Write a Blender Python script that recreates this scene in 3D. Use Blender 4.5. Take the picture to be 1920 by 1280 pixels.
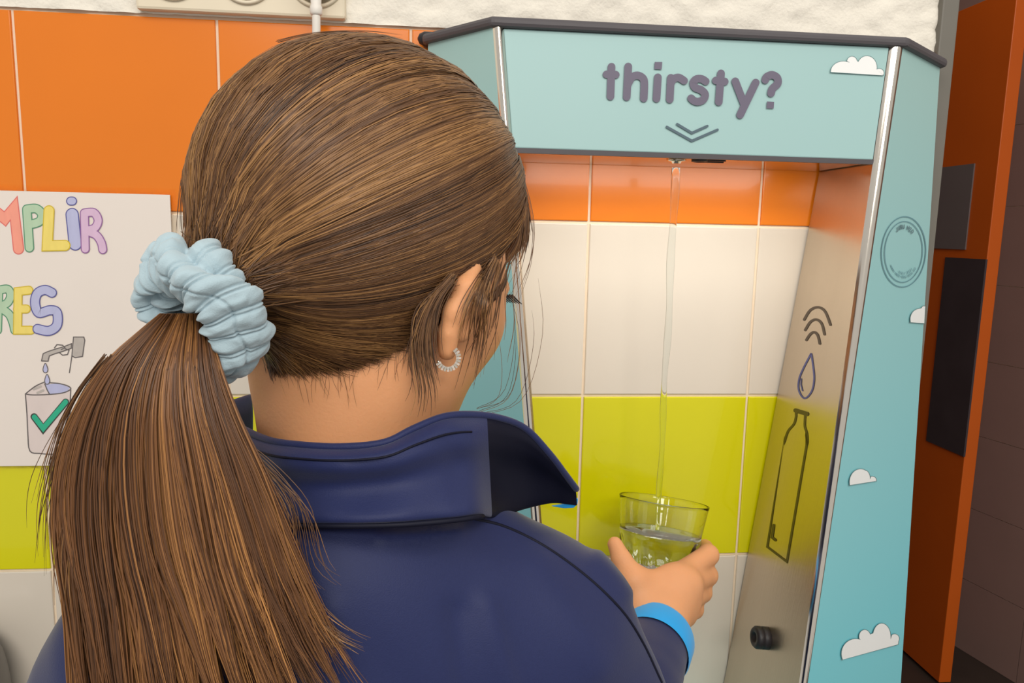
import bpy, bmesh, math, random
import numpy as np
from mathutils import Vector, Matrix, noise
from mathutils.bvhtree import BVHTree

random.seed(7)
rng = np.random.default_rng(7)
for o in list(bpy.data.objects):
    bpy.data.objects.remove(o, do_unlink=True)
scene = bpy.context.scene
COL = scene.collection

# ------------------------------------------------------------------ camera
FPX = 1400.0
PITCH, YAW, ROLL = 0.146156, 0.102666, 0.021755
CAM = np.array([0.428783, -0.843765, 1.388068])


def cam_basis():
    f = np.array([math.sin(YAW) * math.cos(PITCH), math.cos(YAW) * math.cos(PITCH), -math.sin(PITCH)])
    rt = np.array([math.cos(YAW), -math.sin(YAW), 0.0])
    up = np.cross(rt, f)
    return (math.cos(ROLL) * rt + math.sin(ROLL) * up, -math.sin(ROLL) * rt + math.cos(ROLL) * up, f)


CR, CU, CF = cam_basis()
cd = bpy.data.cameras.new('camera')
cd.sensor_width = 36.0
cd.lens = FPX / 1920 * 36.0
cd.clip_start = 0.02
cam = bpy.data.objects.new('camera', cd)
COL.objects.link(cam)
M = Matrix.Identity(4)
for i in range(3):
    M[i][0], M[i][1], M[i][2], M[i][3] = CR[i], CU[i], -CF[i], CAM[i]
cam.matrix_world = M
scene.camera = cam

# ------------------------------------------------------------------ light
w = bpy.data.worlds.new('room_light')
scene.world = w
w.use_nodes = True
w.node_tree.nodes['Background'].inputs[0].default_value = (1.0, 0.96, 0.90, 1)
w.node_tree.nodes['Background'].inputs[1].default_value = 0.68


def area(name, loc, target, size, size_y, energy, color):
    ld = bpy.data.lights.new(name, 'AREA')
    ld.shape = 'RECTANGLE'
    ld.size, ld.size_y, ld.energy, ld.color = size, size_y, energy, color
    lo = bpy.data.objects.new(name, ld)
    COL.objects.link(lo)
    lo.location = loc
    lo.rotation_euler = (Vector(target) - Vector(loc)).to_track_quat('-Z', 'Y').to_euler()
    return lo


area('ceiling_and_fill', (-0.35, -1.75, 2.8), (0.1, 0.0, 0.9), 1.2, 0.5, 12, (1.0, 0.95, 0.87))
area('ceiling_and_fill', (1.35, -1.6, 2.8), (0.9, 0.0, 0.9), 1.2, 0.5, 14, (1.0, 0.95, 0.87))
area('ceiling_and_fill', (0.6, -3.3, 2.8), (0.5, 0.0, 1.1), 2.0, 0.5, 44, (1.0, 0.95, 0.87))  # fill lamp added far behind the camera to brighten the recess
area('recess_light', (0.686, -0.085, 1.459), (0.686, -0.02, 1.20), 0.30, 0.085, 0.50, (1.0, 0.95, 0.87))

vs = scene.view_settings
vs.view_transform = 'Standard'
vs.look = 'None'
vs.gamma = 1.0
vs.use_curve_mapping = False
vs.exposure = -0.22
scene.cycles.max_bounces = 16
scene.cycles.transmission_bounces = 16


# ------------------------------------------------------------------ pixel to place
def ray(px, py):
    return CF + (px - 960) / FPX * CR - (py - 640) / FPX * CU


def on_y(px, py, y):
    d = ray(px, py)
    return CAM + d * ((y - CAM[1]) / d[1])


def on_x(px, py, x):
    d = ray(px, py)
    return CAM + d * ((x - CAM[0]) / d[0])


def on_z(px, py, z):
    d = ray(px, py)
    return CAM + d * ((z - CAM[2]) / d[2])


def at(px, py, d):
    return CAM + ray(px, py) * d


def topx(P):
    d = np.asarray(P) - CAM
    z = d @ CF
    return 960 + FPX * (d @ CR) / z, 640 - FPX * (d @ CU) / z


# ------------------------------------------------------------------ materials
def lin(c):
    return tuple((v / 255 / 12.92) if v / 255 <= 0.04045 else ((v / 255 + 0.055) / 1.055) ** 2.4 for v in c[:3]) + (1.0,)


MATS = {}


def mat(name, rgb, rough=0.5, metal=0.0, var=0.06, scale=25.0, bump=0.0, bscale=200.0, stretch=(1, 1, 1),
        trans=0.0, ior=1.45, sss=0.0, coat=0.0, sheen=0.0, spec=0.5, attr=None, aniso=0.0):
    m = bpy.data.materials.new(name)
    MATS[name] = m
    m.use_nodes = True
    nt = m.node_tree
    N, L = nt.nodes, nt.links
    b = N['Principled BSDF']
    b.inputs['Roughness'].default_value = rough
    b.inputs['Metallic'].default_value = metal
    b.inputs['IOR'].default_value = ior
    b.inputs['Transmission Weight'].default_value = trans
    b.inputs['Specular IOR Level'].default_value = spec
    b.inputs['Coat Weight'].default_value = coat
    b.inputs['Sheen Weight'].default_value = sheen
    b.inputs['Anisotropic'].default_value = aniso
    if sss:
        b.inputs['Subsurface Weight'].default_value = sss
        b.inputs['Subsurface Radius'].default_value = (0.006, 0.0025, 0.0012)
        b.inputs['Subsurface Scale'].default_value = 1.0
    tc = N.new('ShaderNodeTexCoord')
    mp = N.new('ShaderNodeMapping')
    mp.inputs['Scale'].default_value = stretch
    L.new(tc.outputs['Object'], mp.inputs[0])
    if attr:
        at_ = N.new('ShaderNodeAttribute')
        at_.attribute_name = attr
        L.new(at_.outputs['Color'], b.inputs['Base Color'])
    else:
        nz = N.new('ShaderNodeTexNoise')
        nz.inputs['Scale'].default_value = scale
        nz.inputs['Detail'].default_value = 4
        L.new(mp.outputs[0], nz.inputs['Vector'])
        mx = N.new('ShaderNodeMix')
        mx.data_type = 'RGBA'
        c = lin(rgb)
        mx.inputs[6].default_value = tuple(v * (1 - var) for v in c[:3]) + (1,)
        mx.inputs[7].default_value = tuple(min(1, v * (1 + var)) for v in c[:3]) + (1,)
        L.new(nz.outputs['Fac'], mx.inputs[0])
        L.new(mx.outputs[2], b.inputs['Base Color'])
    if bump:
        n2 = N.new('ShaderNodeTexNoise')
        n2.inputs['Scale'].default_value = bscale
        n2.inputs['Detail'].default_value = 3
        L.new(mp.outputs[0], n2.inputs['Vector'])
        bp = N.new('ShaderNodeBump')
        bp.inputs['Strength'].default_value = bump
        bp.inputs['Distance'].default_value = 0.002
        L.new(n2.outputs['Fac'], bp.inputs['Height'])
        L.new(bp.outputs[0], b.inputs['Normal'])
    return m


mat('orange_tile', (230, 124, 24), 0.22, var=0.05, scale=9, coat=0.15)
mat('white_tile', (222, 212, 198), 0.15, var=0.03, scale=9, coat=0.3)
mat('lime_tile', (217, 212, 6), 0.16, var=0.04, scale=9, coat=0.3)
mat('grout', (240, 220, 194), 0.9, var=0.08, scale=90)
mat('plaster', (236, 230, 218), 0.9, var=0.05, scale=60, bump=0.5, bscale=260)
mat('floor', (110, 100, 92), 0.45, var=0.15, scale=14)
mat('grey_frame', (112, 108, 100), 0.5, var=0.05, scale=30)
mat('door_orange', (214, 98, 22), 0.42, var=0.06, scale=7)
mat('door_glass', (120, 112, 112), 0.1, var=0.1, scale=5)
mat('door_dark', (72, 64, 68), 0.25, var=0.25, scale=9)
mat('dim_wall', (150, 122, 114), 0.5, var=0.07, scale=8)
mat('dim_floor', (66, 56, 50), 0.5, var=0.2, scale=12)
mat('teal', (160, 196, 196), 0.42, var=0.02, scale=5)
mat('teal_side', (130, 197, 205), 0.40, var=0.02, scale=5)
def sky_print(m, low, high, z0, z1):
    """the printed sky of the side panels: pale teal at the top, clear cyan below"""
    N, L = m.node_tree.nodes, m.node_tree.links
    tc, sp, mr, mx = N.new('ShaderNodeTexCoord'), N.new('ShaderNodeSeparateXYZ'), N.new('ShaderNodeMapRange'), N.new('ShaderNodeMix')
    L.new(tc.outputs['Object'], sp.inputs[0])
    L.new(sp.outputs['Z'], mr.inputs['Value'])
    mr.inputs['From Min'].default_value, mr.inputs['From Max'].default_value = z0, z1
    mx.data_type = 'RGBA'
    mx.inputs[6].default_value, mx.inputs[7].default_value = lin(low), lin(high)
    L.new(mr.outputs['Result'], mx.inputs[0])
    L.new(mx.outputs[2], N['Principled BSDF'].inputs['Base Color'])


sky_print(MATS['teal_side'], (122, 204, 216), (164, 202, 200), 0.95, 1.55)
mat('dark_rim', (84, 80, 84), 0.5, var=0.06, scale=60)
mat('black_rubber', (38, 36, 40), 0.45, var=0.1, scale=60)
mat('chrome', (225, 218, 208), 0.13, metal=1.0, var=0.03, scale=20)
mat('steel', (210, 197, 180), 0.32, metal=1.0, var=0.05, scale=30, stretch=(1, 1, 0.05), bump=0.08, bscale=400)
mat('steel_mirror', (214, 196, 176), 0.06, metal=1.0, var=0.02, scale=30)
mat('ink_purple', (102, 96, 116), 0.5, var=0.03)
mat('ink_slate', (78, 100, 112), 0.5, var=0.03)
mat('ink_ring', (96, 140, 152), 0.5, var=0.03)
mat('ink_brown', (84, 72, 60), 0.5, var=0.05)
mat('ink_olive', (86, 78, 22), 0.5, var=0.05)
mat('ink_blue', (84, 88, 142), 0.5, var=0.05)
mat('cloud_white', (238, 240, 240), 0.5, var=0.02)
mat('cloud_line', (96, 130, 132), 0.5, var=0.02)
mat('paper', (234, 224, 216), 0.75, var=0.02, scale=18)
mat('laminate', (244, 232, 220), 0.12, var=0.02, trans=0.0)
mat('pencil_red', (226, 118, 112), 0.8, var=0.1, scale=200)
mat('fill_red', (244, 160, 140), 0.8, var=0.1, scale=150, stretch=(1, 1, .35))
mat('pencil_green', (92, 148, 116), 0.8, var=0.1, scale=200)
mat('fill_green', (182, 208, 178), 0.8, var=0.1, scale=150, stretch=(1, 1, .35))
mat('pencil_yellow', (212, 186, 58), 0.8, var=0.1, scale=200)
mat('fill_yellow', (240, 218, 118), 0.8, var=0.1, scale=150, stretch=(1, 1, .35))
mat('pencil_blue', (92, 92, 156), 0.8, var=0.1, scale=200)
mat('fill_blue', (186, 188, 222), 0.8, var=0.1, scale=150, stretch=(1, 1, .35))
mat('pencil_violet', (150, 104, 160), 0.8, var=0.1, scale=200)
mat('fill_violet', (218, 186, 214), 0.8, var=0.1, scale=150, stretch=(1, 1, .35))
mat('pencil_grey', (104, 98, 98), 0.8, var=0.15, scale=200)
mat('fill_grey', (186, 178, 172), 0.8, var=0.12, scale=150)
mat('fill_can', (222, 208, 204), 0.8, var=0.06, scale=100, stretch=(1, 1, .35))
mat('tick_green', (52, 176, 140), 0.8, var=0.1, scale=150)
mat('tick_line', (62, 66, 62), 0.8, var=0.1, scale=150)
mat('socket_plate', (226, 214, 190), 0.4, var=0.03, scale=30)
mat('socket_groove', (150, 140, 120), 0.6, var=0.05)
mat('cable_white', (232, 226, 218), 0.4, var=0.03)
mat('housing_grey', (128, 124, 122), 0.35, metal=0.6, var=0.06)
mat('skin', (222, 159, 113), 0.52, var=0.07, scale=35, sss=0.18, bump=0.10, bscale=500, spec=0.35)
mat('lash', (40, 28, 24), 0.6)
mat('navy', (30, 39, 84), 0.55, var=0.08, scale=500, bump=0.12, bscale=1400, sheen=0.15, spec=0.35)
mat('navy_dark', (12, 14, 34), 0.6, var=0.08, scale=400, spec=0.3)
mat('bright_blue', (20, 160, 232), 0.6, var=0.05, scale=60, sheen=0.2)
mat('trouser', (34, 38, 58), 0.8, var=0.08, scale=300)
mat('shoe', (190, 188, 186), 0.6, var=0.08, scale=40)
mat('scrunchie', (172, 194, 204), 0.9, var=0.07, scale=140, sheen=0.4, bump=0.18, bscale=1500, spec=0.2)
mat('hair_base', (84, 56, 36), 0.55, var=0.35, scale=60, spec=0.3)
mat('hair', (110, 75, 45), 0.38, attr='col', spec=0.45)
mat('silver', (225, 215, 200), 0.15, metal=1.0, var=0.02)
mat('crystal', (245, 242, 236), 0.03, var=0.01, trans=0.6, ior=1.6)
mat('glass', (252, 253, 252), 0.0, var=0.0, trans=1.0, ior=1.42)
mat('water', (245, 250, 250), 0.0, var=0.0, trans=1.0, ior=1.33)


# ------------------------------------------------------------------ mesh helpers
def link(o, parent=None):
    COL.objects.link(o)
    if parent is not None:
        o.parent = parent
        o.matrix_parent_inverse = parent.matrix_world.inverted()
    return o


def mesh_obj(name, verts, faces, material, parent=None, smooth=False):
    me = bpy.data.meshes.new(name)
    me.from_pydata([tuple(map(float, v)) for v in verts], [], faces)
    me.update()
    if smooth:
        me.polygons.foreach_set('use_smooth', [True] * len(me.polygons))
    for m_ in (material if isinstance(material, (list, tuple)) else [material]):
        me.materials.append(MATS[m_])
    return link(bpy.data.objects.new(name, me), parent)


def np_mesh(name, verts, quads, material, parent=None, smooth=True, colors=None):
    """fast mesh from arrays; quads (n,4) or tris (n,3)"""
    me = bpy.data.meshes.new(name)
    verts = np.ascontiguousarray(verts, dtype=np.float32)
    quads = np.ascontiguousarray(quads, dtype=np.int32)
    n, k = quads.shape
    me.vertices.add(len(verts))
    me.vertices.foreach_set('co', verts.ravel())
    me.loops.add(n * k)
    me.loops.foreach_set('vertex_index', quads.ravel())
    me.polygons.add(n)
    me.polygons.foreach_set('loop_start', np.arange(0, n * k, k, dtype=np.int32))
    me.polygons.foreach_set('loop_total', np.full(n, k, dtype=np.int32))
    if smooth:
        me.polygons.foreach_set('use_smooth', np.ones(n, dtype=bool))
    if colors is not None:
        ca = me.color_attributes.new('col', 'FLOAT_COLOR', 'POINT')
        c4 = np.ones((len(verts), 4), dtype=np.float32)
        c4[:, :3] = colors
        ca.data.foreach_set('color', c4.ravel())
    me.update(calc_edges=True)
    me.validate()
    me.materials.append(MATS[material])
    return link(bpy.data.objects.new(name, me), parent)


def empty(name, loc):
    o = bpy.data.objects.new(name, None)
    o.empty_display_size = 0.05
    o.location = loc
    COL.objects.link(o)
    bpy.context.view_layer.update()
    return o


def tag(o, label, cat, group=None):
    o['label'], o['category'] = label, cat
    if group:
        o['group'] = group
    return o


def struct(o, label=None):
    o['kind'] = 'structure'
    if label:
        o['label'] = label
    return o


def box_vf(x0, x1, y0, y1, z0, z1):
    v = [(x, y, z) for z in (z0, z1) for y in (y0, y1) for x in (x0, x1)]
    f = [(0, 2, 3, 1), (4, 5, 7, 6), (0, 1, 5, 4), (2, 6, 7, 3), (0, 4, 6, 2), (1, 3, 7, 5)]
    return v, f


def box(name, b, material, parent=None, bevel=0.0):
    v, f = box_vf(*b)
    o = mesh_obj(name, v, f, material, parent)
    if bevel:
        add_bevel(o, bevel)
    return o


def add_bevel(o, wd, seg=2):
    bm = bmesh.new()
    bm.from_mesh(o.data)
    bmesh.ops.bevel(bm, geom=bm.edges[:], offset=wd, segments=seg, affect='EDGES', profile=0.5)
    bm.to_mesh(o.data)
    bm.free()


def prism(name, front, back, material, parent=None, bevel=0.0):
    """closed solid between two matching loops of 3D points"""
    n = len(front)
    v = list(front) + list(back)
    f = [tuple(range(n)), tuple(range(2 * n - 1, n - 1, -1))]
    f += [(i, i + n, (i + 1) % n + n, (i + 1) % n) for i in range(n)]
    o = mesh_obj(name, v, f, material, parent)
    bm = bmesh.new()
    bm.from_mesh(o.data)
    bmesh.ops.recalc_face_normals(bm, faces=bm.faces[:])
    if bevel:
        bmesh.ops.bevel(bm, geom=bm.edges[:], offset=bevel, segments=2, affect='EDGES', profile=0.5)
    bm.to_mesh(o.data)
    bm.free()
    return o


def catmull(pts, n=8, closed=False):
    P = [np.asarray(p, float) for p in pts]
    out = []
    m = len(P)
    rngi = range(m if closed else m - 1)
    for i in rngi:
        if closed:
            p0, p1, p2, p3 = P[(i - 1) % m], P[i], P[(i + 1) % m], P[(i + 2) % m]
        else:
            p0, p1, p2, p3 = P[max(i - 1, 0)], P[i], P[i + 1], P[min(i + 2, m - 1)]
        for k in range(n):
            t = k / n
            out.append(0.5 * ((2 * p1) + (-p0 + p2) * t + (2 * p0 - 5 * p1 + 4 * p2 - p3) * t * t + (-p0 + 3 * p1 - 3 * p2 + p3) * t ** 3))
    if not closed:
        out.append(P[-1])
    return out


def tube_vf(pts, rad, sides=10, closed=False, cap=True):
    P = np.array(pts, float)
    n = len(P)
    rad = np.full(n, rad) if np.isscalar(rad) else np.asarray(rad)
    T = np.gradient(P, axis=0)
    if closed:
        T = np.roll(P, -1, 0) - np.roll(P, 1, 0)
    T /= np.linalg.norm(T, axis=1)[:, None] + 1e-12
    a = np.array([0, 0, 1.0]) if abs(T[0][2]) < 0.9 else np.array([1.0, 0, 0])
    v, f = [], []
    u = np.cross(T[0], a)
    for i in range(n):
        u = u - T[i] * (u @ T[i])
        u /= np.linalg.norm(u) + 1e-12
        b = np.cross(T[i], u)
        for k in range(sides):
            an = 2 * math.pi * k / sides
            v.append(P[i] + rad[i] * (math.cos(an) * u + math.sin(an) * b))
    for i in range(n if closed else n - 1):
        j = (i + 1) % n
        for k in range(sides):
            l = (k + 1) % sides
            f.append((i * sides + k, i * sides + l, j * sides + l, j * sides + k))
    if cap and not closed:
        f.append(tuple(range(sides - 1, -1, -1)))
        f.append(tuple((n - 1) * sides + k for k in range(sides)))
    return v, f


def tube(name, pts, rad, material, parent=None, sides=10, closed=False):
    v, f = tube_vf(pts, rad, sides, closed)
    return mesh_obj(name, v, f, material, parent, smooth=True)


def lathe(name, prof, centre, axis, material, parent=None, n=32, close=True):
    """profile [(radius, height)] around axis"""
    ax = np.asarray(axis, float)
    ax /= np.linalg.norm(ax)
    a = np.array([1.0, 0, 0]) if abs(ax[0]) < 0.9 else np.array([0, 1.0, 0])
    u = np.cross(ax, a)
    u /= np.linalg.norm(u)
    b = np.cross(ax, u)
    c = np.asarray(centre, float)
    v, f = [], []
    for r, h in prof:
        for k in range(n):
            an = 2 * math.pi * k / n
            v.append(c + ax * h + r * (math.cos(an) * u + math.sin(an) * b))
    for i in range(len(prof) - 1):
        for k in range(n):
            l = (k + 1) % n
            f.append((i * n + k, i * n + l, (i + 1) * n + l, (i + 1) * n + k))
    if close:
        f.append(tuple(range(n - 1, -1, -1)))
        f.append(tuple((len(prof) - 1) * n + k for k in range(n)))
    return mesh_obj(name, v, f, material, parent, smooth=True)


# flat print on a known surface: strokes and filled outlines given where they are seen on it
def ink(name, surf, strokes, width, material, parent, lift=0.0003, disc=10):
    v, f = [], []
    for si, pl in enumerate(strokes):
        pts = []
        for p in pl:
            p = np.asarray(p[:2], float)
            if not pts or np.linalg.norm(p - pts[-1]) > 0.3:
                pts.append(p)
        lf = lift + si * 0.00002
        n = len(pts)
        hw = width / 2
        if n == 1:
            pts.append(pts[0] + np.array([0.31, 0.0]))
            n = 2
        closed = n > 3 and np.linalg.norm(pts[0] - pts[-1]) < 0.8
        if closed:
            pts = pts[:-1]
            n -= 1
        L_, R_ = [], []
        for i in range(n):
            a = pts[(i - 1) % n] if (i or closed) else pts[i]
            b = pts[(i + 1) % n] if (i < n - 1 or closed) else pts[i]
            d0, d1 = pts[i] - a, b - pts[i]
            d0 = d0 / (np.linalg.norm(d0) + 1e-12)
            d1 = d1 / (np.linalg.norm(d1) + 1e-12)
            t = d0 + d1
            t = t / (np.linalg.norm(t) + 1e-12)
            nn = np.array([-t[1], t[0]])
            dd = d1 if np.linalg.norm(d1) > 0.5 else d0
            c = abs(nn @ np.array([-dd[1], dd[0]]))
            m = hw / max(c, 0.42)
            L_.append(pts[i] + nn * m)
            R_.append(pts[i] - nn * m)
        b0 = len(v)
        for a, b in zip(L_, R_):
            v.append(surf(a[0], a[1], lf))
            v.append(surf(b[0], b[1], lf))
        for i in range(n if closed else n - 1):
            k = (i + 1) % n
            f.append((b0 + 2 * i, b0 + 2 * i + 1, b0 + 2 * k + 1, b0 + 2 * k))
        if not closed:
            for e_, (i, k) in enumerate(((0, 1), (n - 1, n - 2))):
                d = pts[i] - pts[k]
                an = math.atan2(d[1], d[0])
                ring_ = []
                for q in range(1, disc):
                    a = an + math.pi / 2 - math.pi * q / disc
                    ring_.append(len(v))
                    v.append(surf(pts[i][0] + hw * CAPR * math.cos(a) + 0 * hw, pts[i][1] + hw * CAPR * math.sin(a), lf))
                ends = (b0 + 2 * i, b0 + 2 * i + 1) if e_ else (b0 + 2 * i + 1, b0 + 2 * i)
                f.append((ends[0], *ring_, ends[1]))
    return mesh_obj(name, v, f, material, parent)


CAPR = 1.0


def blot(name, surf, outlines, material, parent, lift=0.0003):
    v, f = [], []
    for ol in outlines:
        b0 = len(v)
        for p in ol:
            v.append(surf(p[0], p[1], lift))
        f.append(tuple(range(b0, b0 + len(ol))))
    return mesh_obj(name, v, f, material, parent)


# ------------------------------------------------------------------ THE SETTING
T = 0.2
WX0, WX1 = -0.8, 0.992          # tiled wall from left to the door jamb
WTOP = 1.6
wall = box('wall_back', (WX0, WX1, 0.0, 0.12, 0.0, 2.8), 'grout')
struct(wall, 'wall with bands of orange, white and lime square tiles under rough white plaster')


def tile_mesh(name, wd, material):
    g = 0.0015
    v, f = box_vf(g, wd - g, -0.0024, 0.001, g, T - g)
    me = bpy.data.meshes.new(name)
    me.from_pydata(v, [], f)
    bm = bmesh.new()
    bm.from_mesh(me)
    ed = [e for e in bm.edges if all(q.co.y < -0.002 for q in e.verts)]
    bmesh.ops.bevel(bm, geom=ed, offset=0.0012, segments=2, affect='EDGES', profile=0.5)
    bm.to_mesh(me)
    bm.free()
    me.materials.append(MATS[material])
    return me


ROWS = ['orange_tile', 'white_tile', 'lime_tile', 'white_tile', 'white_tile', 'white_tile', 'white_tile', 'white_tile']
cache = {}
for r, mname in enumerate(ROWS):
    for c in range(-4, 5):
        wd = T if c < 4 else WX1 - 0.8
        key = (mname, c == 4)
        if key not in cache:
            cache[key] = tile_mesh('tile', wd, mname)
        o = bpy.data.objects.new('tile', cache[key])
        link(o, wall)
        o.location = (c * T, random.uniform(-0.0004, 0.0004), WTOP - (r + 1) * T)

# rough plaster above the tiles
nx, nz = 360, 60
gv, gf = [], []
for j in range(nz + 1):
    for i in range(nx + 1):
        x = WX0 + (WX1 - WX0) * i / nx
        z = WTOP + 0.001 + 0.30 * j / nz
        q = Vector((x * 42, 0, z * 60))
        h = 0.5 * noise.noise(q) + 0.35 * noise.noise(q * 2.3) + 0.2 * noise.noise(q * 5)
        gv.append((x, -0.0045 - 0.0062 * max(-0.7, h), z))
for j in range(nz):
    for i in range(nx):
        a = j * (nx + 1) + i
        gf.append((a, a + 1, a + nx + 2, a + nx + 1))
mesh_obj('plaster', gv, gf, 'plaster', wall, smooth=True)
box('upper_plaster', (WX0, WX1, -0.004, 0.0, WTOP + 0.30, 2.8), 'plaster', wall)

fl = box('floor', (-1.6, 2.6, -2.4, 0.12, -0.05, 0.0), 'floor')
struct(fl, 'grey floor')

# room beyond the doorway on the right
RX = 2.36
fl2 = box('floor_beyond', (WX1 - 0.3, 2.6, 0.12, 3.6, -0.05, 0.0), 'dim_floor')
struct(fl2, 'dark floor beyond the doorway')
ce2 = box('ceiling_beyond', (0.5, 2.7, 0.0, 3.7, 2.8, 2.85), 'dim_wall')
struct(ce2)
wl2 = box('wall_left_beyond', (WX1 - 0.32, WX1 - 0.2, 0.12, 3.6, 0.0, 2.8), 'dim_wall')
struct(wl2)
wf2 = box('wall_far_beyond', (0.5, 2.7, 3.6, 3.7, 0.0, 2.8), 'dim_wall')
struct(wf2)
A = on_z(1799, 1215, 0)
B = on_z(1900, 1277, 0)
dr = (B - A) / np.linalg.norm(B - A)
far, near = A - dr * 2.1, B + dr * 1.25
nn = np.array([dr[1], -dr[0], 0])
if nn[0] < 0:
    nn = -nn
wr = prism('wall_right_beyond', [far, near, near + [0, 0, 2.8], far + [0, 0, 2.8]],
           [p + nn * 0.1 for p in (far, near, near + [0, 0, 2.8], far + [0, 0, 2.8])], 'grout')
struct(wr, 'dim brownish tiled wall beyond the open orange door')
# big tiles on that wall, each one proud of the joints
Ls = np.linalg.norm(near - far)
tw, th = 0.33, 0.25
bt = None
for i in range(int(Ls / tw)):
    for j in range(11):
        s0, z0 = i * tw + 0.0012, j * th + 0.0012
        s1, z1 = (i + 1) * tw - 0.0012, min(2.8, (j + 1) * th) - 0.0012
        if s0 < 1.3:
            continue
        p = [far + dr * s0 + [0, 0, z0], far + dr * s1 + [0, 0, z0], far + dr * s1 + [0, 0, z1], far + dr * s0 + [0, 0, z1]]
        prism('tile', [q - nn * 0.004 for q in p], p, 'dim_wall', wr)
MATS['dim_grout'] = MATS['grout']

# grey door jamb at the end of the tiled wall
jr = on_y(1770, 300, -0.012)[0]
jamb = box('door_jamb', (WX1, jr, -0.012, 0.13, 0.0, 2.8), 'grey_frame', None, 0.002)
jamb.name = 'trim_1'
struct(jamb, 'grey metal door jamb beside the teal dispenser')

# open orange door standing square to the wall
XD = 2.012
DT = 0.040
yn = on_x(1833, 640, XD)[1]
yf = yn + 0.86
door = empty('door_1', (XD, yn, 0))
struct(door, 'open orange door with a dark panel in the dim room beyond')
zt = on_x(1800, 20, XD)[2]
leaf = box('door_leaf', (XD, XD + DT, yn, yf, 0.012, zt), 'door_orange', door, 0.002)


area('ceiling_and_fill', (1.5, 1.0, 2.75), (1.5, 1.2, 0.0), 0.5, 0.3, 3.0, (1.0, 0.86, 0.72))  # unseen lamp, added to raise the ambient light around the orange door


def on_door(px, py, lift=0.0):
    return on_x(px, py, XD - lift)


def door_panel(name, corners, material, rim, lift=0.004):
    P = [on_door(*c) for c in corners]
    P[0][2] = P[1][2] = (P[0][2] + P[1][2]) / 2
    P[2][2] = P[3][2] = (P[2][2] + P[3][2]) / 2
    P[0][1] = P[3][1] = (P[0][1] + P[3][1]) / 2
    P[1][1] = P[2][1] = (P[1][1] + P[2][1]) / 2
    o = prism(name, [p + [-lift, 0, 0] for p in P], [p + [0.002, 0, 0] for p in P], material, door)
    return o


# upper pane runs on behind the jamb
door_panel('glass_pane', [(1740, 318), (1826, 306), (1815, 462), (1728, 470)], 'door_glass', None)
door_panel('vent_panel', [(1772, 481), (1848, 487), (1811, 858), (1741, 826)], 'door_dark', None)


# ------------------------------------------------------------------ WATER DISPENSER
ZU = 1.467


def yF(z):
    return -0.115 - 0.095 * (ZU - z)


NF = np.array([0, -1.0, 0.095])
NF /= np.linalg.norm(NF)
NF[2] = -abs(NF[2]) if False else NF[2]


def on_front(px, py, lift=0.0):
    d = ray(px, py)
    # y = -0.115 - 0.095*(ZU - z)
    k = (-0.115 - 0.095 * (ZU - CAM[2]) - CAM[1]) / (d[1] - 0.095 * d[2])
    return CAM + d * k + np.array([0, -1, 0]) * lift


def plane_fn(a, b, c):
    a, b, c = map(np.asarray, (a, b, c))
    n = np.cross(b - a, c - a)
    n = n / np.linalg.norm(n)
    if n @ (CAM - a) < 0:
        n = -n

    def fn(px, py, lift=0.0):
        d = ray(px, py)
        k = ((a - CAM) @ n) / (d @ n)
        return CAM + d * k + n * lift
    return fn


disp = empty('water_dispenser', (0.69, -0.06, 0.0))
tag(disp, 'teal floor standing water dispenser reading thirsty? with chrome edges and clouds', 'water dispenser')
# key lines on the front plane, top to bottom, for both chrome posts
ZB = 0.80                                # level of the drip shelf, below the picture


def front_line(p0, p1, z):
    a, b = on_front(*p0), on_front(*p1)
    t = (z - a[2]) / (b[2] - a[2])
    return a + (b - a) * t


LI = ((944, 57), (1018, 1007))           # left post inner edge
LO = ((924, 55), (999, 1007))           # left post outer edge
RI = ((1667, 92), (1498, 1280))          # right post inner edge
RO = ((1692, 94), (1515, 1280))          # right post outer edge
ZT = 1.578
# header: solid from the front plane back to the wall
hl_t, hr_t = front_line(*LI, ZT), front_line(*RI, ZT)
hl_b, hr_b = front_line(*LI, ZU), front_line(*RI, ZU)
fr = [hl_t, hr_t, hr_b, hl_b]
bk = [np.array([p[0], -0.006, p[2]]) for p in fr]
prism('header_panel', fr, bk, 'teal', disp, 0.0012)
# folded grey lip under the header and the polished underside
lip = [hl_b + [0, -0.0006, 0.0002], hr_b + [0, -0.0006, 0.0002], hr_b + [0, -0.0006, -0.0045], hl_b + [0, -0.0006, -0.0045]]
prism('header_lip', lip, [p + [0, 0.004, 0] for p in lip], 'dark_rim', disp)
us = [hl_b + [0.002, 0.003, -0.001], hr_b + [-0.002, 0.003, -0.001]]
us = us + [np.array([us[1][0], -0.006, us[1][2]]), np.array([us[0][0], -0.006, us[0][2]])]
prism('underside_plate', us, [p + [0, 0, -0.002] for p in us], 'steel_mirror', disp)


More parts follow.
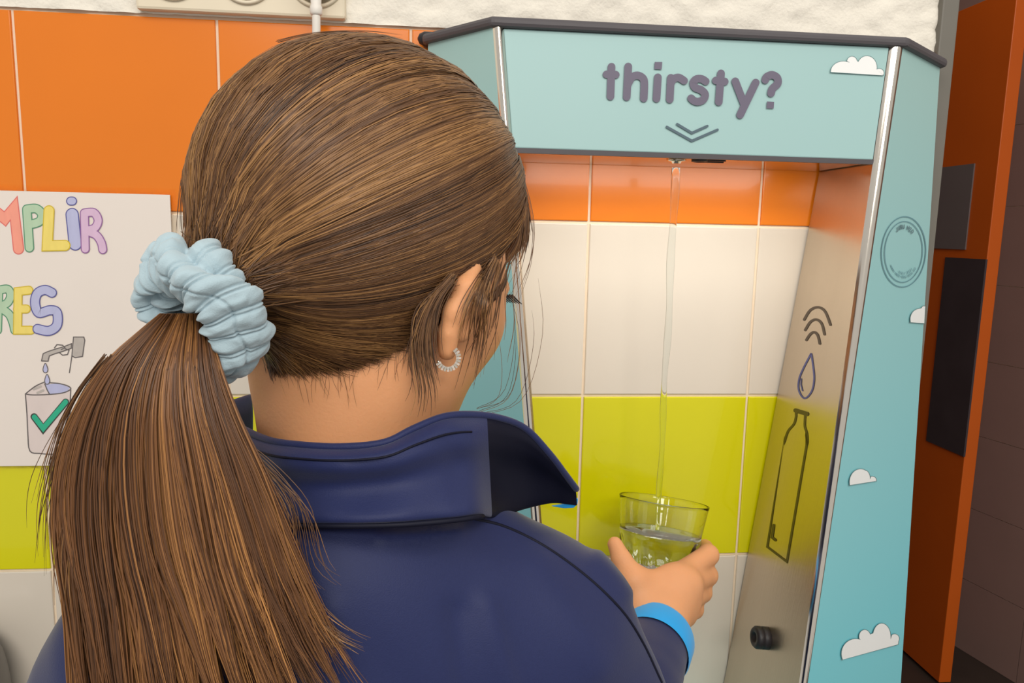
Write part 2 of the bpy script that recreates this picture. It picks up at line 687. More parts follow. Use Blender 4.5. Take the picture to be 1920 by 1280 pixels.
def post(name, inner, outer):
    P, Q = [], []
    n = 24
    v, f = [], []
    sides = 8
    for i in range(n + 1):
        z = ZT + (ZB - ZT) * i / n
        a, b = front_line(*inner, z), front_line(*outer, z)
        for k in range(sides + 1):
            t = k / sides
            p = a + (b - a) * t
            v.append(p + np.array([0, -0.0045 * math.sin(math.pi * t), 0]))
    s = sides + 1
    for i in range(n):
        for k in range(sides):
            f.append((i * s + k, i * s + k + 1, (i + 1) * s + k + 1, (i + 1) * s + k))
    nb_ = len(v)
    for i in range(n + 1):                    # flat back with its own corners
        v.append(v[i * s].copy())
        v.append(v[i * s + sides].copy())
    for i in range(n):
        f.append((nb_ + 2 * i, nb_ + 2 * i + 2, nb_ + 2 * i + 3, nb_ + 2 * i + 1))
    o = mesh_obj(name, v, f, 'chrome', disp, smooth=True)
    bm = bmesh.new()
    bm.from_mesh(o.data)
    bmesh.ops.recalc_face_normals(bm, faces=bm.faces[:])
    bm.to_mesh(o.data)
    bm.free()
    return o


post('chrome_post', LI, LO)
post('chrome_post', RI, RO)

# slanted teal side panels: chrome post back to the outer edge near the wall
YO = -0.03
ro_t, ro_b = on_y(1765, 100, YO), on_y(1689, 1280, YO)
ro_b = ro_t + (ro_b - ro_t) * ((ZB - ro_t[2]) / (ro_b[2] - ro_t[2]))
lo_t = on_y(803, 76, YO)
lo_b = np.array([2 * 0.700 - ro_b[0], YO, ZB])
ro_t[2] = lo_t[2] = ZT


def side_panel(outer, ot, ob):
    ft, fb = front_line(*outer, ZT), front_line(*outer, ZB)
    sgn = -1 if ot[0] > 0.7 else 1
    nr, nc = 30, 6
    v, f = [], []
    for lay in (0, 1):
        for a in range(nr + 1):
            for b in range(nc + 1):
                t, u_ = a / nr, b / nc
                p = (ft * (1 - t) + fb * t) * (1 - u_) + (ot * (1 - t) + ob * t) * u_
                v.append(p + lay * np.array([0.003 * sgn, 0.004, 0]))
    k = (nr + 1) * (nc + 1)
    for a in range(nr):
        for b in range(nc):
            q = a * (nc + 1) + b
            f.append((q, q + 1, q + nc + 2, q + nc + 1))
            f.append((q + k, q + nc + 1 + k, q + nc + 2 + k, q + 1 + k))
    for a in range(nr):
        for b in (0, nc):
            q, r2 = a * (nc + 1) + b, (a + 1) * (nc + 1) + b
            f.append((q, r2, r2 + k, q + k))
    for b in range(nc):
        for a in (0, nr):
            q = a * (nc + 1) + b
            f.append((q, q + 1, q + 1 + k, q + k))
    o = mesh_obj('side_panel', v, f, 'teal_side', disp)
    bm = bmesh.new()
    bm.from_mesh(o.data)
    bmesh.ops.recalc_face_normals(bm, faces=bm.faces[:])
    bm.to_mesh(o.data)
    bm.free()
    # return to the wall
    r = [ot, np.array([ot[0], -0.006, ot[2]]), np.array([ob[0], -0.006, ob[2]]), ob]
    prism('side_return', r, [p + np.array([0.002 * sgn, 0, 0]) for p in r], 'dark_rim', disp)
    tree = BVHTree.FromPolygons([tuple(p) for p in v[:k]], [q for q in f if max(q) < k])
    flat = plane_fn(ft, ot, (ob + fb) / 2)

    def fn(px, py, lift=0.0):
        d = ray(px, py)
        loc, nor, _, _ = tree.ray_cast(Vector(CAM), Vector(d / np.linalg.norm(d)))
        if loc is None:
            loc, nor, _, _ = tree.find_nearest(Vector(flat(px, py)))
        nor = np.array(nor)
        if nor @ d > 0:
            nor = -nor
        return np.array(loc) + nor * lift
    return fn


rs = side_panel(RO, ro_t, ro_b)
side_panel(LO, lo_t, lo_b)

# inner stainless cheeks of the recess, from post to wall
def cheek_x(z):
    return 0.867 - 0.1142 * (1.474 - z)


ir_t, ir_b = np.array([cheek_x(ZU), yF(ZU), ZU]), np.array([cheek_x(ZB), yF(ZB), ZB])
wt, wb = np.array([cheek_x(ZU), -0.006, ZU]), np.array([cheek_x(ZB), -0.006, ZB])
fr = [ir_t, wt, wb, ir_b]
prism('inner_cheek', fr, [p + np.array([0.0025, 0, 0]) for p in fr], 'steel', disp)
cheek = plane_fn(ir_t, wt, ir_b)
il_t, il_b = front_line(*LI, ZU), front_line(*LI, ZB)
fl_ = [il_t, np.array([il_t[0] - 0.004, -0.006, ZU]), np.array([il_b[0] - 0.004, -0.006, ZB]), il_b]
prism('inner_cheek', fl_, [p + np.array([-0.0025, 0, 0]) for p in fl_], 'steel', disp)
# body below the recess down to the floor
cb = [il_b, ir_b, np.array([ro_b[0], YO, ZB]), np.array([ro_b[0], -0.006, ZB]), np.array([lo_b[0], -0.006, ZB]), np.array([lo_b[0], YO, ZB])]
cbt = [p.copy() for p in cb]
for p in cb:
    p[2] = 0.02
prism('lower_cabinet', cbt, cb, 'teal_side', disp)
tr = [p + np.array([0, 0, 0.0015]) for p in (il_b, ir_b, wb, fl_[2])]
prism('drip_tray', tr, [p + np.array([0, 0, -0.004]) for p in tr], 'steel', disp)

# dark rounded cap
cz = ZT + 0.009
e = 0.004
c1, c2 = on_front(925, 47), on_front(1682, 87)
capo = [(ro_t[0] + e + 0.002, -0.006), (ro_t[0] + e + 0.002, YO - e), (front_line(*RO, ZT)[0] + 0.002, yF(ZT) - e - 0.002),
        (front_line(*LO, ZT)[0] - 0.002, yF(ZT) - e - 0.002), (lo_t[0] - e - 0.002, YO - e), (lo_t[0] - e - 0.002, -0.006)]
cap = prism('top_cap', [np.array([x, y, ZT + 0.0095]) for x, y in capo], [np.array([x, y, ZT]) for x, y in capo], 'dark_rim', disp, 0.0034)
# small dark clip showing behind the left end of the cap
lc = on_y(792, 73, -0.02)
lathe('bracket_stud', [(0.001, -0.011), (0.005, -0.009), (0.0075, -0.004), (0.0075, 0.012)], lc + np.array([0.006, 0, 0]), (1, 0, 0), 'black_rubber', disp, 20)

# nozzle, sensor and screws under the header
YG = -0.085
noz = on_y(1268, 304, YG)
noz[2] = ZU - 0.003
lathe('nozzle', [(0.0100, 0.0), (0.0100, -0.0015), (0.006, -0.002), (0.0050, -0.004)], noz, (0, 0, 1), 'chrome', disp, 28)
lathe('sensor_lens', [(0.008, 0.0), (0.008, -0.003), (0.0055, -0.0035), (0.0055, -0.0022)], noz + np.array([0.018, -0.018, 0]), (0, 0, 1), 'black_rubber', disp, 28)
for dx, dy in ((0.040, 0.012), (0.036, -0.004)):
    c = noz + np.array([dx, dy, 0])
    prism('vent_slot', [c + np.array([-0.014, -0.0015, 0]), c + np.array([0.014, -0.0015, 0]), c + np.array([0.014, 0.0015, 0]), c + np.array([-0.014, 0.0015, 0])],
          [c + np.array([-0.014, -0.0015, -0.0008]), c + np.array([0.014, -0.0015, -0.0008]), c + np.array([0.014, 0.0015, -0.0008]), c + np.array([-0.014, 0.0015, -0.0008])], 'black_rubber', disp)


# lettering: thirsty?  (strokes measured in the picture, laid on the header face)
def zt_(x, y):                            # from the enlarged crop to picture pixels
    return (1110 + x / 5.0526, 90 + y / 5.0526)


def zs(*pts):
    return [zt_(*p) for p in pts]


letters = [
    zs((182, 180), (172, 460)), zs((135, 252), (222, 255)),
    zs((340, 178), (326, 465)), catmull(zs((335, 350), (375, 280), (430, 262), (480, 290), (492, 345), (487, 478)), 6),
    zs((620, 280), (608, 480)),
    zs((743, 285), (733, 488)), catmull(zs((738, 350), (765, 300), (815, 282), (868, 312)), 6),
    catmull(zs((1072, 318), (1035, 296), (985, 297), (955, 330), (972, 375), (1030, 400), (1066, 440), (1050, 490), (1000, 510), (960, 500), (935, 478)), 6),
    zs((1217, 243), (1196, 512)), zs((1168, 310), (1252, 320)),
    zs((1352, 318), (1438, 540)), zs((1545, 330), (1398, 635)),
    catmull(zs((1636, 305), (1650, 275), (1700, 257), (1748, 285), (1752, 340), (1705, 385), (1690, 430)), 6),
]
ink('lettering', on_front, letters, 14.4, 'ink_purple', disp, 0.0014)['label'] = 'dark purple lettering thirsty?'
for dot in (zs((590, 135), (662, 135), (656, 207), (586, 203)), zs((1652, 508), (1720, 512), (1715, 576), (1648, 574))):
    blot('letter_dot', on_front, [dot], 'ink_purple', disp, 0.0014)
ink('arrow_mark', on_front, [zs((705, 748), (942, 880), (1185, 775)), zs((803, 722), (942, 805), (1088, 740))], 4.6, 'ink_slate', disp, 0.0014)['label'] = 'two stacked slate chevrons'


def cloud(name, surf, outline, lift=0.0014):
    P = catmull(outline, 8, True) if False else outline
    blot(name, surf, [P], 'cloud_white', disp, lift)
    ink('cloud_outline', surf, [list(P) + [P[0]]], 1.0, 'cloud_line', disp, lift + 0.0001, 6)


def humps(base0, base1, arcs):
    """cloud outline in picture pixels: flat base from base0 to base1 and round humps [(centre, rx, ry, a0, a1)]"""
    out = [base0]
    for cx, cy, rx, ry, a0, a1 in arcs:
        for k in range(13):
            a = math.radians(a0 + (a1 - a0) * k / 12)
            out.append((cx + rx * math.cos(a), cy - ry * math.sin(a)))
    out.append(base1)
    return out


cloud('cloud_print', on_front, humps((1556, 136), (1655, 142),
      [(1580, 135, 24, 20, 178, 62), (1596, 117, 10, 11, 172, 15), (1624, 127, 19, 22, 150, -2), (1647, 137, 9, 8, 120, -40)]))
cloud('cloud_print', rs, humps((1590, 909), (1641, 901),
      [(1611, 903, 21, 25, 195, 60), (1616, 895, 13, 16, 60, -5), (1633, 899, 8, 7, 110, -20)]))
cloud('cloud_print', rs, humps((1575, 1236), (1682, 1207),
      [(1602, 1224, 27, 28, 205, 72), (1619, 1192, 11, 13, 200, 20), (1651, 1192, 17, 25, 165, -10), (1675, 1196, 9, 9, 125, -30)]))
cloud('cloud_print', rs, humps((1703, 604), (1731, 606), [(1722, 598, 18, 20, 195, 95), (1730, 590, 8, 17, 130, 70)]))

# oval sticker on the right side panel (its square code is left out)


def oval(cx, cy, rx, ry, tilt, n=64):
    ct, st = math.cos(tilt), math.sin(tilt)
    return [(cx + rx * math.cos(a) * ct - ry * math.sin(a) * st, cy + rx * math.cos(a) * st + ry * math.sin(a) * ct)
            for a in [2 * math.pi * k / n for k in range(n + 1)]]


SX, SY = 1640 + 397 / 7.53, 390 + 617 / 7.53
ink('sticker_ring', rs, [oval(SX, SY, 41.5, 66, 0.06)], 1.5, 'ink_ring', disp, 0.0010, 6)['label'] = 'oval double ring sticker'
ink('sticker_ring', rs, [oval(SX, SY, 35.5, 57, 0.06)], 1.3, 'ink_ring', disp, 0.0010, 6)
GLY = {'J': [[(0.8, 0), (0.8, .8), (.5, 1), (.1, .8)]], 'I': [[(.5, 0), (.5, 1)]],
       'B': [[(.1, 0), (.1, 1), (.7, .95), (.85, .75), (.7, .5), (.1, .5)], [(.7, .5), (.8, .25), (.65, 0), (.1, 0)]],
       'U': [[(.1, 0), (.1, .75), (.5, 1), (.9, .75), (.9, 0)]], 'H': [[(.1, 0), (.1, 1)], [(.9, 0), (.9, 1)], [(.1, .5), (.9, .5)]],
       '2': [[(.1, .2), (.5, 0), (.85, .25), (.1, 1), (.9, 1)]], 'O': [[(.5, 0), (.1, .3), (.1, .7), (.5, 1), (.9, .7), (.9, .3), (.5, 0)]], ' ': []}


def arc_text(txt, rx, ry, a0, a1, h, wdt):
    out = []
    for i, ch in enumerate(txt):
        a = math.radians(a0 + (a1 - a0) * i / max(1, len(txt) - 1))
        c = np.array([SX + rx * math.cos(a), SY - ry * math.sin(a)])
        tdir = np.array([math.sin(a), math.cos(a) * 0.5])
        tdir /= np.linalg.norm(tdir)
        ndir = np.array([-tdir[1], tdir[0]])
        for st in GLY[ch]:
            out.append([c + tdir * (p[0] - .5) * wdt + ndir * (p[1] - .5) * h for p in st])
    return out


ink('sticker_text', rs, arc_text('JIBU H2O', 27, 47, 118, 54, 7.5, 4.2), 1.0, 'ink_slate', disp, 0.0010, 6)
tick = []
for ry, a0, a1, n in ((47, 214, 318, 22), (40, 250, 305, 9)):
    for k in range(n):
        if k % 5 == 4:
            continue
        a = math.radians(a0 + (a1 - a0) * k / (n - 1))
        c = (SX + ry * 0.6 * math.cos(a), SY - ry * math.sin(a))
        tick.append([(c[0] - .5, c[1] - 2), (c[0] + .6, c[1] + 2)])
ink('sticker_text', rs, tick, 1.0, 'ink_ring', disp, 0.0010, 6)


# marks on the right stainless cheek: waves, drop, bottle
def zc(x, y):
    return (1480 + x / 5.333, 560 + y / 5.333)


def zcs(*p):
    return [zc(*q) for q in p]


ink('wave_mark', cheek, [catmull(zcs((150, 208), (210, 115), (290, 85), (360, 130), (412, 260)), 6),
                         catmull(zcs((160, 312), (212, 232), (272, 208), (325, 250), (353, 355)), 6),
                         catmull(zcs((172, 412), (210, 355), (250, 335), (285, 365), (306, 448)), 6)], 4.6, 'ink_brown', disp, 0.0004)
ink('drop_mark', cheek, [catmull(zcs((218, 550), (140, 700), (98, 810), (98, 920), (155, 995), (225, 925), (250, 800), (238, 660), (222, 552)), 6)], 3.2, 'ink_blue', disp, 0.0004)
ink('drop_mark', cheek, [zcs((122, 800), (118, 855), (134, 918))], 2.2, 'ink_blue', disp, 0.0005)


def z5(x, y):
    return (1380 + x / 2.461, 380 + y / 2.461)


def z6(x, y):
    return (1330 + x / 2.783, 820 + y / 2.783)


bot = [z5(278, 965)] + catmull([z5(278, 985), z5(268, 1020), z5(240, 1055), z5(222, 1110)], 5) + [z6(392, 0), z6(303, 570), z6(405, 648), z6(508, 40)] + \
    catmull([z6(505, -20), z5(330, 1110), z5(328, 1065), z5(318, 1030), z5(320, 980)], 5)
ink('bottle_mark', cheek, [bot], 4.0, 'ink_olive', disp, 0.0004)
ink('bottle_mark', cheek, [[z5(276, 958), z5(328, 974)]], 8.0, 'ink_olive', disp, 0.0005)
ink('bottle_mark', cheek, [[z6(337, 458), z6(328, 520), z6(345, 535)]], 5.0, 'ink_olive', disp, 0.0005)
# black threaded plug on the cheek
pc = cheek(1438, 1196)
cn = cheek(1438, 1196, 1.0) - pc
lathe('valve_plug', [(0.0125, -0.002), (0.0125, 0.006), (0.0115, 0.007), (0.0125, 0.008), (0.0125, 0.013), (0.0105, 0.0155), (0.006, 0.0155), (0.005, 0.012)], pc, cn, 'black_rubber', disp, 30)

# ------------------------------------------------------------------ POSTER
poster = empty('poster', on_y(160, 870, -0.004))
tag(poster, 'white paper poster with bubble letters MPLIR and RES and a drawn tap', 'poster')


def pY(px, py, lift=0.0):
    return on_y(px, py, -0.0066 - lift)


pt = [(-260, 346), (318, 366), (341, 873), (-200, 876)]
Q = [pY(*p) for p in pt]
Q[0][2] = Q[1][2] = (pY(0, 356)[2] + Q[1][2]) / 2
Q[1][0] = Q[2][0] = (Q[1][0] + Q[2][0]) / 2
Q[3][0] = Q[0][0]
Q[2][2] = Q[3][2] = pY(60, 873)[2]
prism('paper_sheet', Q, [q + [0, 0.0018, 0] for q in Q], 'paper', poster)
L2 = [Q[0] + [-.006, 0.0012, .006], Q[1] + [.006, 0.0012, .006], Q[2] + [.006, 0.0012, -.003], Q[3] + [-.006, 0.0012, -.003]]
lam = mat('clear_film', (255, 250, 244), 0.1, var=0.0, trans=1.0, ior=1.02)
prism('clear_film', L2, [q + [0, 0.0004, 0] for q in L2], 'clear_film', poster)


def zp(x, y):
    return (x / 4.2676, 340 + y / 4.2676)


def zps(*p):
    return [zp(*q) for q in p]


def bubble(name, strokes, wd, colour, k=0):
    lf = 0.0002 + k * 0.00030
    o = ink(name, pY, strokes, wd, 'pencil_' + colour, poster, lf, 14)
    ink(name + '_fill', pY, strokes, wd - 3.8, 'fill_' + colour, poster, lf + 0.00012, 14)
    return o


bubble('letter_m', [zps((-62, 545), (-40, 235), (40, 300), (110, 215), (148, 540))], 21, 'red', 0)
bubble('letter_p', [zps((235, 530), (215, 230)), catmull(zps((215, 222), (290, 218), (335, 265), (315, 320), (240, 345)), 6)], 18, 'green', 1)
bubble('letter_l', [zps((392, 235), (378, 515), (520, 512))], 21, 'yellow', 2)
bubble('letter_i', [zps((577, 265), (602, 500))], 25, 'blue', 1)
bubble('letter_i_dot', [zps((565, 157), (580, 157))], 17, 'blue', 1)
bubble('letter_r', [zps((682, 540), (675, 255)), catmull(zps((675, 252), (750, 250), (785, 310), (760, 370), (700, 390)), 6), catmull(zps((700, 400), (770, 430), (810, 490), (822, 545)), 6)], 17, 'violet', 2)
bubble('letter_r', [zps((-20, 1190), (-10, 880)), catmull(zps((-10, 870), (60, 862), (85, 910), (60, 970), (0, 1000)), 6), catmull(zps((0, 1010), (70, 1060), (100, 1120), (118, 1190)), 6)], 17, 'green', 0)
bubble('letter_e', [zps((230, 870), (145, 880), (140, 1190), (245, 1190)), zps((140, 1020), (210, 1020))], 17, 'yellow', 1)
bubble('letter_s', [catmull(zps((415, 890), (360, 868), (300, 895), (280, 970), (310, 1050), (400, 1030), (455, 1050), (455, 1150), (390, 1195), (300, 1180)), 6)], 19, 'blue', 2)


def zd(x, y):                              # drawing of the can
    return (x / 4.268, 600 + y / 4.268)


def zds(*p):
    return [zd(*q) for q in p]


blot('can_fill', pY, [zds((203, 590), (340, 500), (470, 500), (565, 545), (555, 760), (555, 1050), (400, 1075), (240, 1045), (215, 800))], 'fill_can', poster, 0.0002)
blot('can_water', pY, [zds((362, 515), (470, 505), (560, 540), (530, 580), (395, 590))], 'fill_blue', poster, 0.0003)
ink('can_outline', pY, [catmull(zds((203, 590), (280, 530), (355, 495)), 5), catmull(zds((395, 500), (480, 508), (550, 530), (562, 555), (500, 582), (380, 595), (260, 598), (203, 590)), 5),
                        catmull(zds((203, 590), (215, 750), (222, 900), (238, 1045), (320, 1066), (430, 1072), (550, 1055), (562, 900), (560, 700), (565, 560)), 4),
                        zds((358, 510), (378, 560), (396, 592))], 2.0, 'pencil_grey', poster, 0.0004)
ink('can_hatch', pY, [zds((270, 552), (325, 530)), zds((300, 582), (345, 562))], 4.5, 'fill_grey', poster, 0.0004)
ink('tick_outline', pY, [zds((272, 772), (345, 870), (525, 655))], 13, 'tick_line', poster, 0.0006)
ink('tick_fill', pY, [zds((275, 775), (346, 866), (524, 655))], 9.6, 'tick_green', poster, 0.0007)
for cy, s in ((385, 1.0), (475, 1.05)):
    cx = 362 if cy < 400 else 376
    ol = catmull(zds((cx, cy - 40 * s), (cx + 20 * s, cy + 5), (cx + 12 * s, cy + 32 * s), (cx - 10 * s, cy + 32 * s), (cx - 18 * s, cy + 5)), 5, True)
    blot('drop_fill', pY, [ol], 'fill_blue', poster, 0.0005)
    ink('drop_outline', pY, [ol + [ol[0]]], 1.5, 'pencil_grey', poster, 0.0006)
tap = zds((332, 325), (345, 268), (380, 252), (440, 232), (510, 212), (572, 188), (570, 225), (500, 250), (440, 268), (395, 285), (384, 328))
blot('tap_fill', pY, [tap], 'fill_grey', poster, 0.0003)
ink('tap_outline', pY, [tap + [tap[0]], zds((335, 327), (385, 328)), zds((435, 222), (455, 195), (500, 200), (520, 220), (490, 235)), zds((475, 260), (500, 280), (540, 275), (552, 240), (520, 228))], 1.8, 'pencil_grey', poster, 0.0004)
bl = zds((588, 135), (670, 135), (678, 160), (660, 290), (600, 300), (575, 285))
blot('tap_plate', pY, [bl], 'fill_grey', poster, 0.0003)
ink('tap_plate_outline', pY, [bl + [bl[0]], zds((575, 285), (555, 420))], 1.8, 'pencil_grey', poster, 0.0004)

# ------------------------------------------------------------------ SOCKET PLATE AND CABLE
sock = empty('socket_plate', on_y(450, 20, 0))
tag(sock, 'cream triple wall socket plate above the orange tiles', 'socket')
s0, s1 = on_y(256, 22, -0.012), on_y(648, 40, -0.012)
zb = on_y(450, 27, -0.012)[2]
box('plate', (s0[0], s1[0], -0.014, -0.002, zb, zb + 0.075), 'socket_plate', sock, 0.003)
for px in (325, 462, 594):
    c = on_y(px, 0, -0.014)
    c[2] = zb + 0.0375
    lathe('socket_ring', [(0.0285, -0.004), (0.0285, 0.0025), (0.0262, 0.0035), (0.0245, 0.0015), (0.0245, -0.006)], c, (0, -1, 0), 'socket_plate', sock, 40)
    lathe('socket_well', [(0.0242, 0.0004), (0.0242, 0.0008)], c, (0, -1, 0), 'socket_groove', sock, 40)
cab = empty('power_cable', on_y(592, 30, -0.02))
tag(cab, 'white power cable with plug hanging from the right socket', 'cable')
cx0 = on_y(594, 0, -0.03)
zc0 = zb + 0.0375
lathe('plug', [(0.017, 0.0), (0.019, 0.004), (0.018, 0.018), (0.012, 0.028), (0.008, 0.030)], (cx0[0], -0.016, zc0), (0, -1, 0), 'cable_white', cab, 28)
rel = on_y(593, 0, -0.03)
lathe('strain_relief', [(0.0055, 0.024), (0.0058, 0.008), (0.0052, -0.004), (0.0062, -0.006), (0.0062, -0.012), (0.0048, -0.014)], (rel[0], -0.032, on_y(593, 2, -0.032)[2]), (0, 0, 1), 'cable_white', cab, 20)
zz = on_y(593, 2, -0.032)[2]
lp = catmull([(rel[0], -0.032, zz + 0.02), (rel[0], -0.032, zz - 0.02), (rel[0] - 0.001, -0.026, zz - 0.08), (rel[0] + 0.004, -0.014, zz - 0.2), (rel[0] + 0.05, -0.012, zz - 0.30), (lo_b[0] - 0.03, -0.012, zz - 0.36), (lo_b[0] + 0.016, -0.013, zz - 0.365)], 10)
tube('cord', lp, 0.0042, 'cable_white', cab, 12)

# grey rounded housing just entering at the lower left
hs = on_y(-88, 1330, -0.05)
hz = np.linspace(0, math.pi, 18)
lathe('wall_housing', [(0.001 + 0.052 * math.sin(a) ** 0.6, -0.09 * math.cos(a)) for a in hz], hs, (0.05, 0, 1), 'housing_grey', None, 36)
tag(bpy.data.objects['wall_housing'], 'smooth grey metal housing on the white tiles at the lower left edge', 'housing')

# ------------------------------------------------------------------ TUMBLER, WATER, STREAM
gl = empty('tumbler', on_y(1232, 1078, YG))
tag(gl, 'clear fluted drinking glass half full of water in the raised hand', 'glass')
g_top, g_bot = on_y(1245, 937, YG + 0.006), on_y(1228, 1082, YG - 0.012)
ga = g_top - g_bot
GH = np.linalg.norm(ga)
ga /= GH
gu = np.cross(ga, [0, 1, 0])
gu /= np.linalg.norm(gu)
gb = np.cross(ga, gu)
GR1 = 85 * np.linalg.norm(g_top - CAM) / FPX / 1.06
GR0 = GR1 * 0.70


def glass_r(h):
    t = h / GH
    return GR0 + (GR1 - GR0) * (t ** 0.75)


def ring(h, r, n=96, flute=0.0):
    out = []
    for k in range(n):
        a = 2 * math.pi * k / n
        rr = r - flute * (0.5 + 0.5 * math.cos(a * 12)) ** 2
        out.append(g_bot + ga * h + rr * (math.cos(a) * gu + math.sin(a) * gb))
    return out


def loft(name, rings, material, parent, smooth=True):
    n = len(rings[0])
    v = [p for r in rings for p in r]
    f = []
    for i in range(len(rings) - 1):
        for k in range(n):
            l = (k + 1) % n
            f.append((i * n + k, i * n + l, (i + 1) * n + l, (i + 1) * n + k))
    f.append(tuple(range(n - 1, -1, -1)))
    f.append(tuple((len(rings) - 1) * n + k for k in range(n)))
    o = mesh_obj(name, v, f, material, parent, smooth)
    bm = bmesh.new()
    bm.from_mesh(o.data)
    bmesh.ops.recalc_face_normals(bm, faces=bm.faces[:])
    bm.to_mesh(o.data)
    bm.free()
    return o


outer, inner = [], []
for i in range(25):
    h = GH * i / 24
    fl_k = 0.0030 * max(0.0, 1 - (h / GH / 0.56) ** 3) if h < 0.56 * GH else 0.0
    outer.append(ring(min(h, GH - 0.0007), glass_r(h) + (0.0012 if h < 0.56 * GH else 0), flute=fl_k))
for i in range(20):
    h = GH - (GH - 0.009) * i / 19
    inner.append(ring(h, glass_r(h) - 0.0013 - (0.0012 if h < 0.5 * GH else 0.0)))
inner[0] = ring(GH - 0.0007, glass_r(GH) - 0.0013)
rim = [ring(GH - 0.0002, glass_r(GH) - 0.0002), ring(GH, glass_r(GH) - 0.00065), ring(GH - 0.0002, glass_r(GH) - 0.0011)]
loft('tumbler_body', outer + rim + inner, 'glass', gl)
wat = []
HW = GH * 0.60
for i in range(12):
    h = 0.0088 + (HW - 0.0088) * i / 11
    wat.append(ring(h, glass_r(h) - 0.0012 - (0.0012 if h < 0.5 * GH else 0.0)))
loft('water', wat, 'water', gl)
# falling stream, slightly wavering
sp, sr = [], []
z1 = noz[2] - 0.008
z0 = (g_bot + ga * HW)[2] + 0.001
bx, by = on_y(1236, 925, YG)[:2]
for i in range(40):
    t = i / 39
    z = z1 + (z0 - z1) * t
    sp.append((noz[0] + (bx - noz[0]) * t + 0.0006 * math.sin(t * 19), YG + 0.0005 * math.sin(t * 13), z))
    sr.append(0.0042 - 0.0016 * t + 0.0005 * math.sin(t * 31))
st = tube('water_stream', sp, sr, 'water', None, 14)
tag(st, 'thin clear stream of water falling from the header into the glass', 'water')


